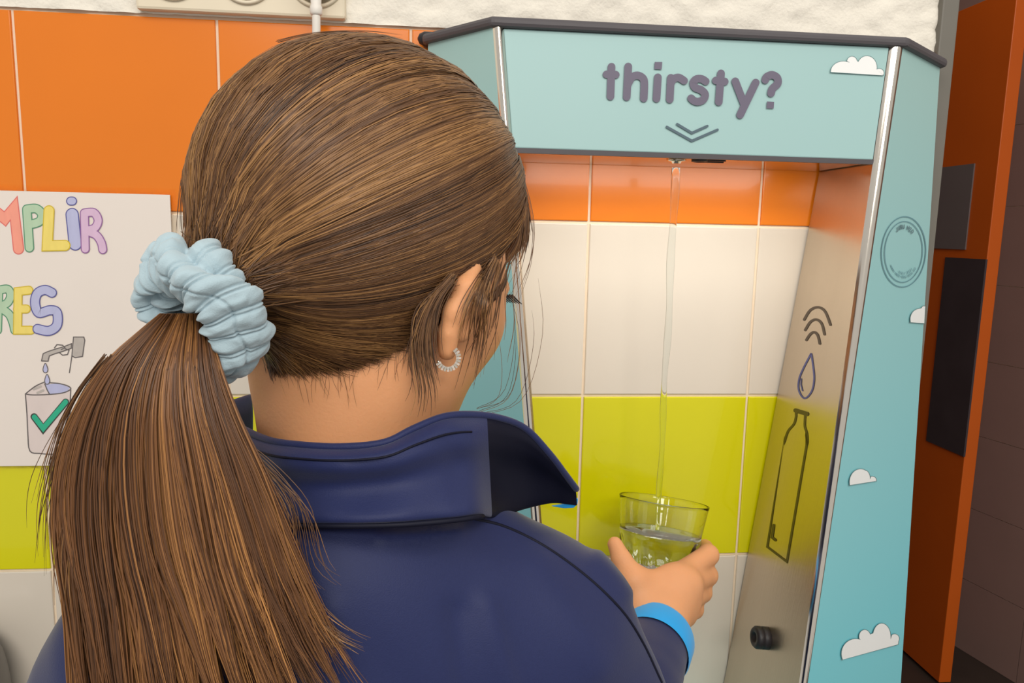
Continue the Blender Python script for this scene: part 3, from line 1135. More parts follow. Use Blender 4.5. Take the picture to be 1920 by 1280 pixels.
# ------------------------------------------------------------------ organic surfaces (distance fields, surface nets)
class Field:
    def __init__(self, lo, hi, h):
        self.lo, self.h = np.asarray(lo, float), h
        self.n = np.ceil((np.asarray(hi) - self.lo) / h).astype(int) + 1
        self.F = np.full(self.n, 0.2, dtype=np.float32)

    def block(self, lo, hi):
        a = np.clip(np.floor((np.asarray(lo) - self.lo) / self.h).astype(int), 0, self.n - 1)
        b = np.clip(np.ceil((np.asarray(hi) - self.lo) / self.h).astype(int) + 1, 0, self.n)
        if np.any(b - a < 1):
            return None, None
        sl = tuple(slice(a[i], b[i]) for i in range(3))
        ax = [(self.lo[i] + self.h * np.arange(a[i], b[i])).astype(np.float32) for i in range(3)]
        return sl, np.stack(np.meshgrid(*ax, indexing='ij'), -1)

    def put(self, sl, d, k):
        a = self.F[sl]
        if k < 0:                       # smooth subtraction
            k = -k
            h = np.clip(0.5 - 0.5 * (a + d) / k, 0, 1)
            self.F[sl] = a * (1 - h) + (-d) * h + k * h * (1 - h)
        else:
            h = np.maximum(k - np.abs(a - d), 0) / k
            self.F[sl] = np.minimum(a, d) - h * h * k * 0.25

    def cone(self, a, b, r1, r2, k=0.01):
        a, b = np.asarray(a, np.float32), np.asarray(b, np.float32)
        R = max(r1, r2) + abs(k) + 0.012
        sl, P = self.block(np.minimum(a, b) - R, np.maximum(a, b) + R)
        if sl is None:
            return
        ab = b - a
        t = np.clip(((P - a) @ ab) / (ab @ ab), 0, 1)
        d = np.linalg.norm(P - a - t[..., None] * ab, axis=-1) - (r1 + (r2 - r1) * t)
        self.put(sl, d.astype(np.float32), k)

    def chain(self, pts, rad, k=0.006):
        for i in range(len(pts) - 1):
            self.cone(pts[i], pts[i + 1], rad[i], rad[i + 1], k)

    def ell(self, c, axes, rad, k=0.01):
        c = np.asarray(c, np.float32)
        A = np.asarray(axes, np.float32)
        rad = np.asarray(rad, np.float32)
        R = float(rad.max()) + abs(k) + 0.012
        sl, P = self.block(c - R, c + R)
        if sl is None:
            return
        q = (P - c) @ A.T
        k0 = np.linalg.norm(q / rad, axis=-1)
        k1 = np.linalg.norm(q / rad ** 2, axis=-1) + 1e-9
        self.put(sl, (k0 * (k0 - 1) / k1).astype(np.float32), k)

    def mesh(self, smooth=2):
        F, n = self.F, self.n
        S = F < 0
        C = np.zeros(n - 1, dtype=np.int8)
        for i in (0, 1):
            for j in (0, 1):
                for k in (0, 1):
                    C += S[i:n[0] - 1 + i, j:n[1] - 1 + j, k:n[2] - 1 + k]
        act = (C > 0) & (C < 8)
        idx = np.argwhere(act)
        ids = np.full(n - 1, -1, dtype=np.int32)
        ids[act] = np.arange(len(idx))
        acc = np.zeros((len(idx), 3))
        cnt = np.zeros(len(idx))
        corners = [(i, j, k) for i in (0, 1) for j in (0, 1) for k in (0, 1)]
        val = {c: F[idx[:, 0] + c[0], idx[:, 1] + c[1], idx[:, 2] + c[2]] for c in corners}
        for a in corners:
            for x in range(3):
                if a[x] == 0:
                    b = list(a)
                    b[x] = 1
                    b = tuple(b)
                    va, vb = val[a], val[b]
                    m = (va < 0) != (vb < 0)
                    t = np.where(m, va / np.where(m, va - vb, 1), 0)
                    p = np.tile(np.array(a, float), (len(idx), 1))
                    p[:, x] = t
                    acc += p * m[:, None]
                    cnt += m
        V = self.lo + self.h * (idx + acc / cnt[:, None])
        Q = []
        for x in range(3):
            y, z = (x + 1) % 3, (x + 2) % 3
            sa = [slice(None)] * 3
            sb = [slice(None)] * 3
            sa[x], sb[x] = slice(0, -1), slice(1, None)
            A, B = S[tuple(sa)], S[tuple(sb)]
            e = np.argwhere(A != B)
            e = e[(e[:, y] > 0) & (e[:, z] > 0) & (e[:, y] < n[y] - 1) & (e[:, z] < n[z] - 1)]
            if not len(e):
                continue
            fl = A[e[:, 0], e[:, 1], e[:, 2]]
            cells = []
            for dy, dz in ((-1, -1), (0, -1), (0, 0), (-1, 0)):
                q = e.copy()
                q[:, y] += dy
                q[:, z] += dz
                cells.append(ids[q[:, 0], q[:, 1], q[:, 2]])
            q = np.stack(cells, 1)
            q[~fl] = q[~fl][:, ::-1]
            Q.append(q)
        Q = np.concatenate(Q)
        Q = Q[(Q >= 0).all(1)]
        for _ in range(smooth):
            s = np.zeros_like(V)
            c = np.zeros(len(V))
            for i in range(4):
                a, b = Q[:, i], Q[:, (i + 1) % 4]
                for d in range(3):
                    s[:, d] += np.bincount(a, V[b, d], len(V)) + np.bincount(b, V[a, d], len(V))
                c += np.bincount(a, minlength=len(V)) + np.bincount(b, minlength=len(V))
            V = 0.5 * V + 0.5 * s / np.maximum(c, 1)[:, None]
        return V, Q


# ------------------------------------------------------------------ THE GIRL
D0 = 0.440                                   # distance of the head centre
HC = at(692, 384, D0)
PHI = math.radians(40)
hf = np.array([math.cos(PHI), math.sin(PHI), 0.0])
hr = np.array([math.sin(PHI), -math.cos(PHI), 0.0])
hu = np.array([0, 0, 1.0])
HR = np.array([0.1015, 0.083, 0.0925])         # hair volume
TH = math.radians(18)                        # the face looks down
pf = hf * math.cos(TH) - hu * math.sin(TH)
pu = hu * math.cos(TH) + hf * math.sin(TH)


def H(f, r, u):
    return HC + hf * f + hr * r + hu * u


def Hp(f, r, u):
    return HC + pf * f + hr * r + pu * u


person_base = HC.copy()
girl = empty('person', (float(at(650, 1300, 0.45)[0]), float(at(650, 1300, 0.45)[1]), 0.0))
tag(girl, 'girl seen from behind in navy jacket with brown ponytail holding a glass', 'person')

shR, shL = at(1012, 1190, 0.468), at(312, 1250, 0.412)
elbow = at(1105, 1500, 0.515)
wrist = on_y(1232, 1192, -0.195)
neck0, neck1 = at(652, 720, 0.439), at(650, 980, 0.438)

lo = np.array([-0.02, -0.62, 0.62])
lo = np.minimum.reduce([shL - 0.08, HC - 0.16, elbow - 0.08])
hi = np.maximum.reduce([on_y(1360, 900, -0.02) + 0.01, HC + 0.15, shR + 0.08])
lo[2] = 0.86
hi[1] = max(hi[1], 0.0)
bf = Field(lo, hi, 0.0024)
# skull, jaw, face
bf.ell(HC, (hf, hr, hu), HR - 0.011, 0.01)
bf.ell(Hp(0.034, 0, -0.068), (pf, hr, pu), (0.060, 0.060, 0.062), 0.03)
bf.ell(Hp(0.020, 0.0, -0.085), (pf, hr, pu), (0.055, 0.056, 0.045), 0.02)
bf.ell(Hp(0.060, 0, -0.108), (pf, hr, pu), (0.028, 0.026, 0.022), 0.025)
bf.ell(Hp(0.066, 0.030, -0.052), (pf, hr, pu), (0.026, 0.026, 0.026), 0.02)
bf.ell(Hp(0.066, -0.030, -0.052), (pf, hr, pu), (0.026, 0.026, 0.026), 0.02)
bf.cone(Hp(0.090, 0, -0.022), Hp(0.106, 0, -0.054), 0.006, 0.0085, 0.012)
for s in (-1, 1):
    bf.ell(Hp(0.093, 0.009 * s, -0.057), (pf, hr, pu), (0.008, 0.006, 0.006), 0.006)
    bf.ell(Hp(0.096, 0.031 * s, -0.022), (pf, hr, pu), (0.014, 0.014, 0.008), -0.012)
    bf.ell(Hp(0.083, 0.031 * s, -0.024), (pf, hr, pu), (0.012, 0.012, 0.010), 0.005)
bf.ell(Hp(0.090, 0, -0.080), (pf, hr, pu), (0.010, 0.019, 0.005), 0.008)
bf.ell(Hp(0.088, 0, -0.088), (pf, hr, pu), (0.010, 0.017, 0.005), 0.006)
for s in (-1, 1):
    bf.ell(Hp(0.044, 0.044 * s, -0.030), (pf, hr, pu), (0.026, 0.020, 0.030), 0.02)
# neck and shoulders
bf.cone(neck0, neck1, 0.049, 0.050, 0.035)
bf.cone(at(655, 1060, 0.450), shR, 0.036, 0.034, 0.02)
bf.cone(at(640, 1060, 0.450), shL, 0.036, 0.034, 0.02)
bf.cone(at(650, 1060, 0.455), at(650, 1500, 0.47), 0.045, 0.05, 0.03)
# ears
for s in (1, -1):
    def E_(px, py, d):
        p = at(px, py, d)
        if s > 0:
            return p
        q = p - HC
        return HC + hf * (q @ hf) - hr * (q @ hr) + hu * (q @ hu)
    dE = 0.398
    bf.chain([E_(888, 500, dE + .006), E_(872, 540, dE - .002), E_(852, 585, dE - .004), E_(840, 625, dE - .003), E_(838, 658, dE)],
             [0.0045, 0.0058, 0.0062, 0.0052, 0.0056], 0.004)
    bf.chain([E_(893, 520, dE + .012), E_(885, 570, dE + .012), E_(862, 620, dE + .010)], [0.005, 0.008, 0.007], 0.006)
# right arm
bf.chain([shR, elbow], [0.038, 0.032], 0.02)
bf.chain([elbow, wrist], [0.031, 0.0225], 0.012)


# hand on the glass
def Y_(px, py, y):
    return on_y(px, py, y)


mcp = [Y_(1262, 1086, -0.160), Y_(1286, 1094, -0.160), Y_(1290, 1124, -0.160), Y_(1282, 1152, -0.162)]
pip = [Y_(1328, 1040, -0.118), Y_(1326, 1078, -0.120), Y_(1316, 1110, -0.124), Y_(1302, 1142, -0.130)]
dip = [Y_(1322, 1026, -0.062), Y_(1318, 1066, -0.066), Y_(1308, 1098, -0.072), Y_(1296, 1130, -0.086)]
tip = [Y_(1280, 1024, -0.030), Y_(1276, 1062, -0.034), Y_(1268, 1092, -0.042), Y_(1262, 1124, -0.058)]
rr = [(0.0122, 0.0110, 0.0085, 0.0072), (0.0128, 0.0110, 0.0085, 0.0072), (0.0122, 0.0104, 0.0080, 0.0068), (0.0115, 0.0094, 0.0072, 0.0062)]
w2 = wrist + (Y_(1240, 1150, -0.180) - wrist) * 0.8
for i in range(4):
    bf.cone(w2, mcp[i], 0.0200, rr[i][0] + 0.001, 0.012)
for i in range(4):
    bf.chain([mcp[i], pip[i], dip[i], tip[i]], rr[i], 0.0035)
cmc = Y_(1205, 1148, -0.182)
tmc = Y_(1186, 1088, -0.172)
tmi = Y_(1166, 1050, -0.160)
tti = Y_(1153, 1020, -0.150)
bf.cone(w2, cmc, 0.0190, 0.0165, 0.014)
bf.chain([cmc, tmc], [0.0165, 0.0130], 0.012)
bf.chain([tmc, tmi, tti], [0.0128, 0.0098, 0.0078], 0.004)
bf.cone(tmc, mcp[0], 0.0085, 0.0105, 0.016)
bf.cone(cmc, mcp[1], 0.0140, 0.0115, 0.016)
bf.cone(wrist, w2, 0.0225, 0.0205, 0.012)
BV, BQ = bf.mesh(2)
np_mesh('body', BV, BQ, 'skin', girl)
bvh_body = BVHTree.FromPolygons([tuple(v) for v in BV], [tuple(int(i) for i in q) for q in BQ])
del bf

# jacket: torso, shoulders and sleeves
jlo = np.minimum.reduce([shL - 0.13, elbow - 0.12]) - 0.04
jhi = np.maximum.reduce([shR + 0.12, wrist + 0.08])
jlo[2], jhi[2] = 0.66, at(650, 880, 0.40)[2] + 0.02
jlo[1] -= 0.05
jf = Field(jlo, jhi, 0.0040)
sdir = shR - shL
sdir /= np.linalg.norm(sdir)
bdir = np.cross([0, 0, 1.0], sdir)
bdir /= np.linalg.norm(bdir)
udir = np.cross(sdir, bdir)
mid = (shR + shL) / 2
AX = (sdir, bdir, udir)
jf.cone(at(655, 1035, 0.435), shR, 0.050, 0.050, 0.02)
jf.cone(at(640, 1035, 0.430), shL, 0.050, 0.050, 0.03)
jf.ell(mid + udir * -0.07 + bdir * 0.02, AX, (0.160, 0.095, 0.115), 0.06)
jf.ell(mid + udir * -0.24 + bdir * 0.02, AX, (0.150, 0.098, 0.19), 0.06)
jf.ell(at(655, 1022, 0.436), AX, (0.068, 0.060, 0.036), 0.02)
jf.ell(at(655, 1180, 0.450), AX, (0.120, 0.082, 0.085), 0.05)
jf.chain([shR, at(1095, 1330, 0.49), elbow], [0.052, 0.047, 0.045], 0.03)
jf.chain([shL, at(165, 1450, 0.42), at(120, 1750, 0.45)], [0.052, 0.046, 0.042], 0.03)
cuff_c = wrist + (elbow - wrist) / np.linalg.norm(elbow - wrist) * 0.020
jf.cone(elbow, cuff_c, 0.045, 0.0345, 0.010)
JV, JQ = jf.mesh(3)
# soft folds
nrm = np.zeros_like(JV)
e1, e2 = JV[JQ[:, 2]] - JV[JQ[:, 0]], JV[JQ[:, 3]] - JV[JQ[:, 1]]
fnm = np.cross(e1, e2)
for i in range(4):
    for d in range(3):
        nrm[:, d] += np.bincount(JQ[:, i], fnm[:, d], len(JV))
nrm /= np.linalg.norm(nrm, axis=1)[:, None] + 1e-12
rel_ = JV - CAM
zz_ = rel_ @ CF
JX, JY = 960 + FPX * (rel_ @ CR) / zz_, 640 - FPX * (rel_ @ CU) / zz_
fold_ = np.zeros(len(JV))
for (ax_, ay_), (bx_, by_), wd_, hh_ in (((915, 1130), (965, 1330), 22, 0.0028), ((860, 1150), (880, 1330), 26, -0.003), ((1120, 1045), (1172, 1112), 16, 0.004), ((1010, 1060), (1130, 1250), 40, 0.003), ((720, 1010), (860, 1000), 14, 0.002), ((620, 1150), (700, 1330), 30, 0.002)):
    vx_, vy_ = bx_ - ax_, by_ - ay_
    tt_ = np.clip(((JX - ax_) * vx_ + (JY - ay_) * vy_) / (vx_ * vx_ + vy_ * vy_), 0, 1)
    ds_ = np.hypot(JX - ax_ - tt_ * vx_, JY - ay_ - tt_ * vy_)
    fold_ += hh_ * np.exp(-(ds_ / wd_) ** 2) * (nrm @ CF < 0.3)
amp = fold_ + np.array([0.0028 * noise.noise(Vector((v[0] * 16, v[1] * 16, v[2] * 5))) + 0.0016 * noise.noise(Vector((v[0] * 30 + v[2] * 22, v[1] * 30, v[2] * 9))) for v in JV])
JV = JV + nrm * amp[:, None]
np_mesh('jacket', JV, JQ, 'navy', girl)['label'] = 'navy zip jacket'
bvh_j = BVHTree.FromPolygons([tuple(v) for v in JV], [tuple(int(i) for i in q) for q in JQ])
del jf


def hit(bvh, px, py, lift=0.0):
    d = ray(px, py)
    d = d / np.linalg.norm(d)
    loc, nor, _, _ = bvh.ray_cast(Vector(CAM), Vector(d))
    if loc is None:
        return None
    return np.array(loc) - d * lift


def seam(name, px_pts, rad, material, bvh, sink=0.0003):
    pts = [hit(bvh, p[0], p[1], -sink) for p in catmull(px_pts, 8)]
    pts = [p for p in pts if p is not None]
    if len(pts) > 3:
        tube(name, pts, rad, material, girl, 6)


seam('raglan_seam', [(884, 972), (940, 985), (1000, 1012), (1060, 1050), (1120, 1098), (1170, 1150), (1205, 1205), (1232, 1262), (1240, 1279)], 0.0011, 'navy_dark', bvh_j)
seam('raglan_seam', [(520, 985), (430, 1010), (340, 1070), (270, 1150), (235, 1230), (222, 1279)], 0.0011, 'navy_dark', bvh_j)

# stand-up collar with the right wing sticking out
cols = [((470, 740, .505), (470, 930, .51)), ((400, 768, .462), (402, 962, .46)), ((440, 796, .420), (436, 976, .415)),
        ((500, 824, .392), (500, 984, .384)), ((560, 834, .380), (560, 985, .370)), ((640, 838, .374), (640, 985, .363)), ((720, 830, .374), (735, 983, .363)),
        ((775, 804, .381), (800, 979, .368)), ((830, 782, .392), (860, 973, .376)), ((880, 777, .404), (905, 967, .391)), ((935, 783, .420), (936, 972, .442)),
        ((985, 803, .436), (985, 957, .472)), ((1030, 850, .448), (1032, 946, .482)), ((1060, 889, .462), (1062, 947, .486)), ((1081, 917, .476), (1083, 949, .489))]
bulge = [(0.0, 0.0), (0.06, -0.0055), (0.15, -0.0095), (0.19, -0.0085), (0.30, -0.0090), (0.40, -0.0015), (0.50, 0.0030), (0.64, 0.0015), (0.80, -0.0020), (0.93, -0.0045), (1.0, -0.001)]
tops = catmull([c[0] for c in cols], 5)
bots = catmull([c[1] for c in cols], 5)
cv, cf = [], []
for i, (a, b) in enumerate(zip(tops, bots)):
    fac = min(1.0, max(0.0, (len(tops) - 1 - i) / 22.0))
    for t, bz in bulge:
        p = np.asarray(a) * (1 - t) + np.asarray(b) * t
        wob = 0.0022 * noise.noise(Vector((i * 0.16, t * 3.0, 1.7))) if 25 < i < 52 else 0.0
        cv.append(at(p[0], p[1], p[2] + bz * fac + wob))
nb = len(bulge)
for i in range(len(tops) - 1):
    for k in range(nb - 1):
        cf.append((i * nb + k, i * nb + k + 1, (i + 1) * nb + k + 1, (i + 1) * nb + k))
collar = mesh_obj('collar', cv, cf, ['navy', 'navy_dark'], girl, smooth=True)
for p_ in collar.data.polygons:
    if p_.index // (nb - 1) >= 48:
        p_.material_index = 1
collar['label'] = 'turned up navy collar with pointed wing'
sd = collar.modifiers.new('thickness', 'SOLIDIFY')
sd.thickness = 0.0032
sd.offset = -1
ss = collar.modifiers.new('round', 'SUBSURF')
ss.levels = ss.render_levels = 1
# stitched lines of the collar and its blue lining at the tip
tp = [at(p[0] + (q[0] - p[0]) * .075, p[1] + (q[1] - p[1]) * .075, (p[2] * .925 + q[2] * .075) - 0.0048) for p, q in zip(tops[6:], bots[6:])]
tube('collar_piping', [at(p[0], p[1], p[2] - 0.0005) for p in tops[4:]], 0.0021, 'navy', girl, 8)
tube('collar_stitching', [at(p[0] * .83 + q[0] * .17, p[1] * .83 + q[1] * .17, (p[2] * .83 + q[2] * .17) - 0.0091) for p, q in zip(tops[6:46], bots[6:46])], 0.0006, 'navy_dark', girl, 6)
tube('collar_seam', [at(p[0], p[1] + 1, p[2] - 0.0016) for p in bots[6:46]], 0.0014, 'navy_dark', girl, 8)
lin_ = [at(x, y, d) for x, y, d in ((1034, 949, .484), (1058, 945, .486), (1075, 932, .486), (1084, 935, .488), (1083, 945, .490), (1076, 952, .490), (1058, 953, .488))]
prism('collar_lining', lin_, [p + CF * 0.003 for p in lin_], 'bright_blue', girl, 0.0006)

# bright blue cuff
ca = (wrist - elbow) / np.linalg.norm(wrist - elbow)
lathe('cuff', [(0.0352, -0.016), (0.0362, -0.012), (0.0362, 0.010), (0.0352, 0.0135), (0.0330, 0.0140), (0.0315, 0.010), (0.0315, -0.016)],
      cuff_c + ca * 0.006, ca, 'bright_blue', girl, 48, close=False)['label'] = 'bright blue cuff'

# trousers and shoes, below the picture
tf_lo = np.array([mid[0] - 0.2, mid[1] - 0.16, 0.02])
tf = Field(tf_lo, np.array([mid[0] + 0.22, mid[1] + 0.2, 0.82]), 0.008)
hip = mid.copy()
hip[2] = 0.74
hip = hip + bdir * 0.02
tf.ell(hip, (sdir, bdir, np.array([0, 0, 1.0])), (0.13, 0.085, 0.075), 0.03)
for s in (-1, 1):
    h0 = hip + sdir * 0.065 * s
    ft = np.array([h0[0], h0[1], 0.06])
    kn = (h0 + ft) / 2 + bdir * 0.015
    tf.chain([h0 + np.array([0, 0, -.04]), kn, ft], [0.068, 0.05, 0.042], 0.03)
TV, TQ = tf.mesh(2)
np_mesh('trousers', TV, TQ, 'trouser', girl)
for s in (-1, 1):
    h0 = hip + sdir * 0.065 * s
    sf = Field(np.array([h0[0] - .2, h0[1] - .2, -0.01]), np.array([h0[0] + .2, h0[1] + .2, 0.14]), 0.006)
    a = np.array([h0[0], h0[1], 0.035])
    sf.chain([a - bdir * 0.03, a + bdir * 0.10], [0.034, 0.034], 0.02)
    sf.cone(a, a + np.array([0, 0, 0.04]), 0.036, 0.036, 0.02)
    SV, SQ = sf.mesh(2)
    SV[:, 2] = np.maximum(SV[:, 2], 0.0)
    np_mesh('shoe', SV, SQ, 'shoe', girl)


# ------------------------------------------------------------------ HAIR
def strands(name, P, rad, cols_, material, parent, out=None):
    """P (n,m,3) polylines, rad (n,m), cols_ (n,3) or (n,m,3)"""
    n, m, _ = P.shape
    Tn = np.gradient(P, axis=1)
    Tn /= np.linalg.norm(Tn, axis=2)[..., None] + 1e-12
    ref = (np.broadcast_to(P.mean(1, keepdims=True) - CAM, P.shape) if out is None else out - P)
    u = np.cross(Tn, ref)
    u /= np.linalg.norm(u, axis=2)[..., None] + 1e-12
    b = np.cross(Tn, u)
    sides = 3
    V = np.empty((n, m, sides, 3), np.float32)
    V[:, :, 0] = P - rad[..., None] * u
    V[:, :, 1] = P - rad[..., None] * 0.75 * b * np.sign((b * ref).sum(2))[..., None]
    V[:, :, 2] = P + rad[..., None] * u
    base = (np.arange(n * (m)) * sides).reshape(n, m)
    Q = []
    for k in range(2):
        a = base[:, :-1] + k
        Q.append(np.stack([a, a + 1, a + 1 + sides, a + sides], -1).reshape(-1, 4))
    Q = np.concatenate(Q)
    if cols_.ndim == 2:
        cols_ = np.repeat(cols_[:, None], m, 1)
    C = np.repeat(cols_[:, :, None], sides, 2).reshape(-1, 3)
    o = np_mesh(name, V.reshape(-1, 3), Q, material, parent, True, C)
    return o


def hair_cols(n, clump, bright=1.0, broad=0.0):
    dark = np.array(lin((58, 38, 25))[:3])
    mid_ = np.array(lin((104, 71, 44))[:3])
    gold = np.array(lin((166, 122, 74))[:3])
    t = np.clip(0.46 + 0.20 * clump + 0.20 * broad + 0.18 * rng.standard_normal(n), 0, 1)[:, None]
    c = np.where(t < 0.5, dark + (mid_ - dark) * t * 2, mid_ + (gold - mid_) * (t - 0.5) * 2)
    return c * bright


def ell_hit(px, py):
    """where the sight line through a picture point meets the hair volume, as a unit direction"""
    d = ray(px, py)
    B_ = np.stack([hf, hr, hu])
    o = (B_ @ (CAM - HC)) / HR
    v = (B_ @ d) / HR
    a, b, c = v @ v, 2 * o @ v, o @ o - 1
    disc_ = b * b - 4 * a * c
    t = (-b - math.sqrt(disc_)) / (2 * a) if disc_ > 0 else -b / (2 * a)
    q = o + v * t
    return q / np.linalg.norm(q)


right = [ell_hit(*p) for p in ((575, 684), (640, 676), (710, 662), (770, 636), (815, 588), (850, 538), (968, 492))]
# the hair is combed back to the tie: strands run along meridians about the tie's direction
gdir = np.array([-0.93, 0.02, -0.42])
gdir /= np.linalg.norm(gdir)
ge1 = np.array([0, 0, 1.0]) - gdir * gdir[2]
ge1 /= np.linalg.norm(ge1)
ge2 = np.cross(gdir, ge1)


def polar(q):
    return math.acos(max(-1, min(1, q @ gdir))), math.atan2(q @ ge2, q @ ge1)


def merid(th, ps_):
    return np.cos(th)[..., None] * gdir + np.sin(th)[..., None] * (np.cos(ps_)[..., None] * ge1 + np.sin(ps_)[..., None] * ge2)


pol = [polar(q) for q in right]
pol += [polar(q * np.array([1, -1, 1])) for q in right]
tmpl = min(abs(p[1]) for p in pol)
pol += [(math.radians(166), a) for a in np.linspace(-tmpl + 0.10, tmpl - 0.10, 9)]
pol.sort(key=lambda p: p[1])
pa = np.array([p[1] for p in pol])
pt0 = np.array([p[0] for p in pol])
pa = np.concatenate([pa - 2 * math.pi, pa, pa + 2 * math.pi])
pt0 = np.concatenate([pt0] * 3)


def theta_max(ps_):
    return np.minimum(np.interp(ps_, pa, pt0), math.radians(168))


# scalp volume under the strands
B3 = np.stack([hf, hr, hu])


def hair_pt(dirs, m):
    q = (dirs * HR) * m[..., None]
    q[..., 2] *= 1 + 0.05 * np.clip(-dirs[..., 2] - 0.25, 0, 1) ** 1.0 * np.clip(0.6 - dirs[..., 0], 0, 1)
    return HC + q @ B3


def off_skin(P, gap=0.0015):
    """lift points that lie in the neck or skull back onto the skin"""
    sh = P.shape
    F_ = P.reshape(-1, 3)
    rel = (F_ - HC) @ B3.T
    for i_ in np.nonzero((rel[:, 2] < -0.035) & (rel[:, 0] < 0.06))[0]:
        loc, nor, _, _ = bvh_body.find_nearest(Vector(F_[i_]))
        if loc is not None:
            dd_ = (Vector(F_[i_]) - loc).dot(nor)
            if dd_ < gap:
                F_[i_] = np.array(loc + nor * gap)
    return F_.reshape(sh)


NPc = polar(right[-2])[1]
cap_v, cap_f = [], []
nl, nt_ = 360, 44
pss = np.linspace(-math.pi, math.pi, nl, endpoint=False)
for j in range(nt_ + 1):
    t = j / nt_
    dd = merid((theta_max(pss) * np.where(pss * math.copysign(1, NPc) > abs(NPc) + 0.3, 0.72, 1) - 0.03) * (1 - t), pss)
    cap_v.append(hair_pt(dd, np.full(nl, 0.972 - 0.04 * (1 - min(1, t * 8)))))
cap_v = off_skin(np.concatenate(cap_v), 0.0008)
for j in range(nt_):
    for i in range(nl):
        k = (i + 1) % nl
        cap_f.append((j * nl + i, j * nl + k, (j + 1) * nl + k, (j + 1) * nl + i))
hair = np_mesh('hair', cap_v, np.array(cap_f), 'hair_base', girl)
hair['label'] = 'brown hair pulled back smoothly'
hair['kind'] = 'stuff'

# scrunchie frame
tie_c = at(381, 575, 0.352)
tie_ax = np.array([-0.62, -0.66, -0.42])
tie_ax /= np.linalg.norm(tie_ax)
tu = np.cross(tie_ax, [0, 0, 1.0])
tu /= np.linalg.norm(tu)
tv = np.cross(tu, tie_ax)


NP0 = polar(right[-2])[1]
NS = 1 if NP0 > 0 else -1


def head_strands(n, seed, m=15, t0max=0.0, lift=(0.985, 1.01), rad=0.00027, clumps=260):
    r_ = np.random.default_rng(seed)
    psi = r_.uniform(-math.pi, math.pi, n)
    zone = (psi * NS > abs(NP0) + 0.22)
    psi = np.where(zone, r_.uniform(-1.0, 1.0, n) * (abs(NP0) + 0.2), psi)
    ph = (psi + math.pi) / (2 * math.pi) * clumps
    cid = np.floor(ph)
    cn_ = np.sin(cid * 12.9898) * 43758.5453
    cn_ = (cn_ - np.floor(cn_)) * 2 - 1
    t0 = r_.uniform(0, 1, n) ** 1.3 * t0max
    tt = np.linspace(0, 1, m)
    t = t0[:, None] + (1 - t0[:, None]) * tt
    tm_ = theta_max(psi) + np.where(np.abs(psi) > 1.9, 0.10, 0.025) * r_.standard_normal(n)
    # sideways waver makes locks overlap
    wv = (0.030 * cn_ + 0.022 * r_.standard_normal(n))[:, None] * np.sin(math.pi * t) + \
        0.016 * np.sin(5 * t + cid[:, None]) * np.sin(math.pi * t)
    dd = merid(tm_[:, None] * (1 - t), psi[:, None] + wv)
    lf_ = r_.uniform(lift[0], lift[1], n) + 0.007 * cn_ + 0.006 * np.sin(ph * 0.45)
    mm = lf_[:, None] + 0.004 * np.sin(7 * t + 6 * r_.uniform(0, 1, (n, 1)))
    root = np.clip(t / 0.10, 0, 1)
    mm = mm * root + 0.955 * (1 - root)
    P = hair_pt(dd, mm)
    P = off_skin(P, 0.0018)
    # gather into the tie
    off = r_.standard_normal((n, 2)) * 0.0075
    end = tie_c - tie_ax * 0.004 + off[:, :1] * tu + off[:, 1:] * tv
    k = np.clip((t - 0.78) / 0.22, 0, 1)
    k = k * k * (3 - 2 * k)
    P = P * (1 - k[..., None]) + end[:, None] * k[..., None]
    R = np.full((n, m), rad) * r_.uniform(0.7, 1.25, n)[:, None]
    R[:, 0] *= 0.4
    bl_ = np.sin(ph * 0.11 + 1.0) + 0.8 * np.sin(ph * 0.31 + 2.0) + 0.6 * np.sin(ph * 0.73)
    return P, R, hair_cols(n, cn_, 1.0, bl_ * 0.6)


P1, R1, C1 = head_strands(14000, 1, t0max=0.0)
P2, R2, C2 = head_strands(9000, 2, t0max=0.6)
# hair of the nape and behind the ear, lying on the neck and drawn up to the tie
nape = np.array(catmull([(850, 516), (822, 562), (803, 596), (768, 632), (712, 660), (645, 678), (575, 688), (508, 686)], 10))
n4, m4 = 4200, 15
P4 = np.zeros((n4, m4, 3))
s4 = rng.uniform(0, 1, n4) ** 0.9
c4 = np.floor(s4 * 60)
k4 = np.sin(c4 * 12.9898) * 43758.5453
k4 = (k4 - np.floor(k4)) * 2 - 1
for a in range(n4):
    st_ = np.array([np.interp(s4[a], np.linspace(0, 1, len(nape)), nape[:, c]) for c in (0, 1)])
    st_ = st_ + rng.normal(0, 1, 2) * (5, 9) + np.array([0, abs(rng.normal(0, 1)) * 4])
    en_ = np.array([478 + rng.normal(0, 6), 565 + s4[a] * 62 + rng.normal(0, 9)])
    sag = np.array([0, (26 - 34 * s4[a]) + 7 * k4[a] + rng.normal(0, 4)])
    lf4 = rng.uniform(0.0012, 0.0048) + 0.0012 * k4[a]
    row = []
    for q in range(m4):
        t = q / (m4 - 1)
        p = st_ * (1 - t) + en_ * t + sag * math.sin(math.pi * t)
        h_ = hit(bvh_body, p[0], p[1])
        dz = (h_ - CAM) @ CF if h_ is not None else 0.40
        row.append((p[0], p[1], dz - lf4 * min(1, t * 6 + 0.15)))
    row = np.array(row)
    for _k in range(2):
        pad = np.concatenate([row[:1, 2], row[:, 2], row[-1:, 2]])
        row[:, 2] = np.minimum(row[:, 2], (pad[:-2] + pad[1:-1] + pad[2:]) / 3)
    # run on into the tie
    tcx, tcy = topx(tie_c)
    tcd = (tie_c - CAM) @ CF
    for q in range(m4):
        w_ = max(0.0, (q / (m4 - 1) - 0.78) / 0.22)
        w_ = w_ * w_
        row[q] = row[q] * (1 - w_) + np.array([tcx + 20, tcy + 8, tcd + 0.008]) * w_
    P4[a] = [at(*r4) for r4 in row]
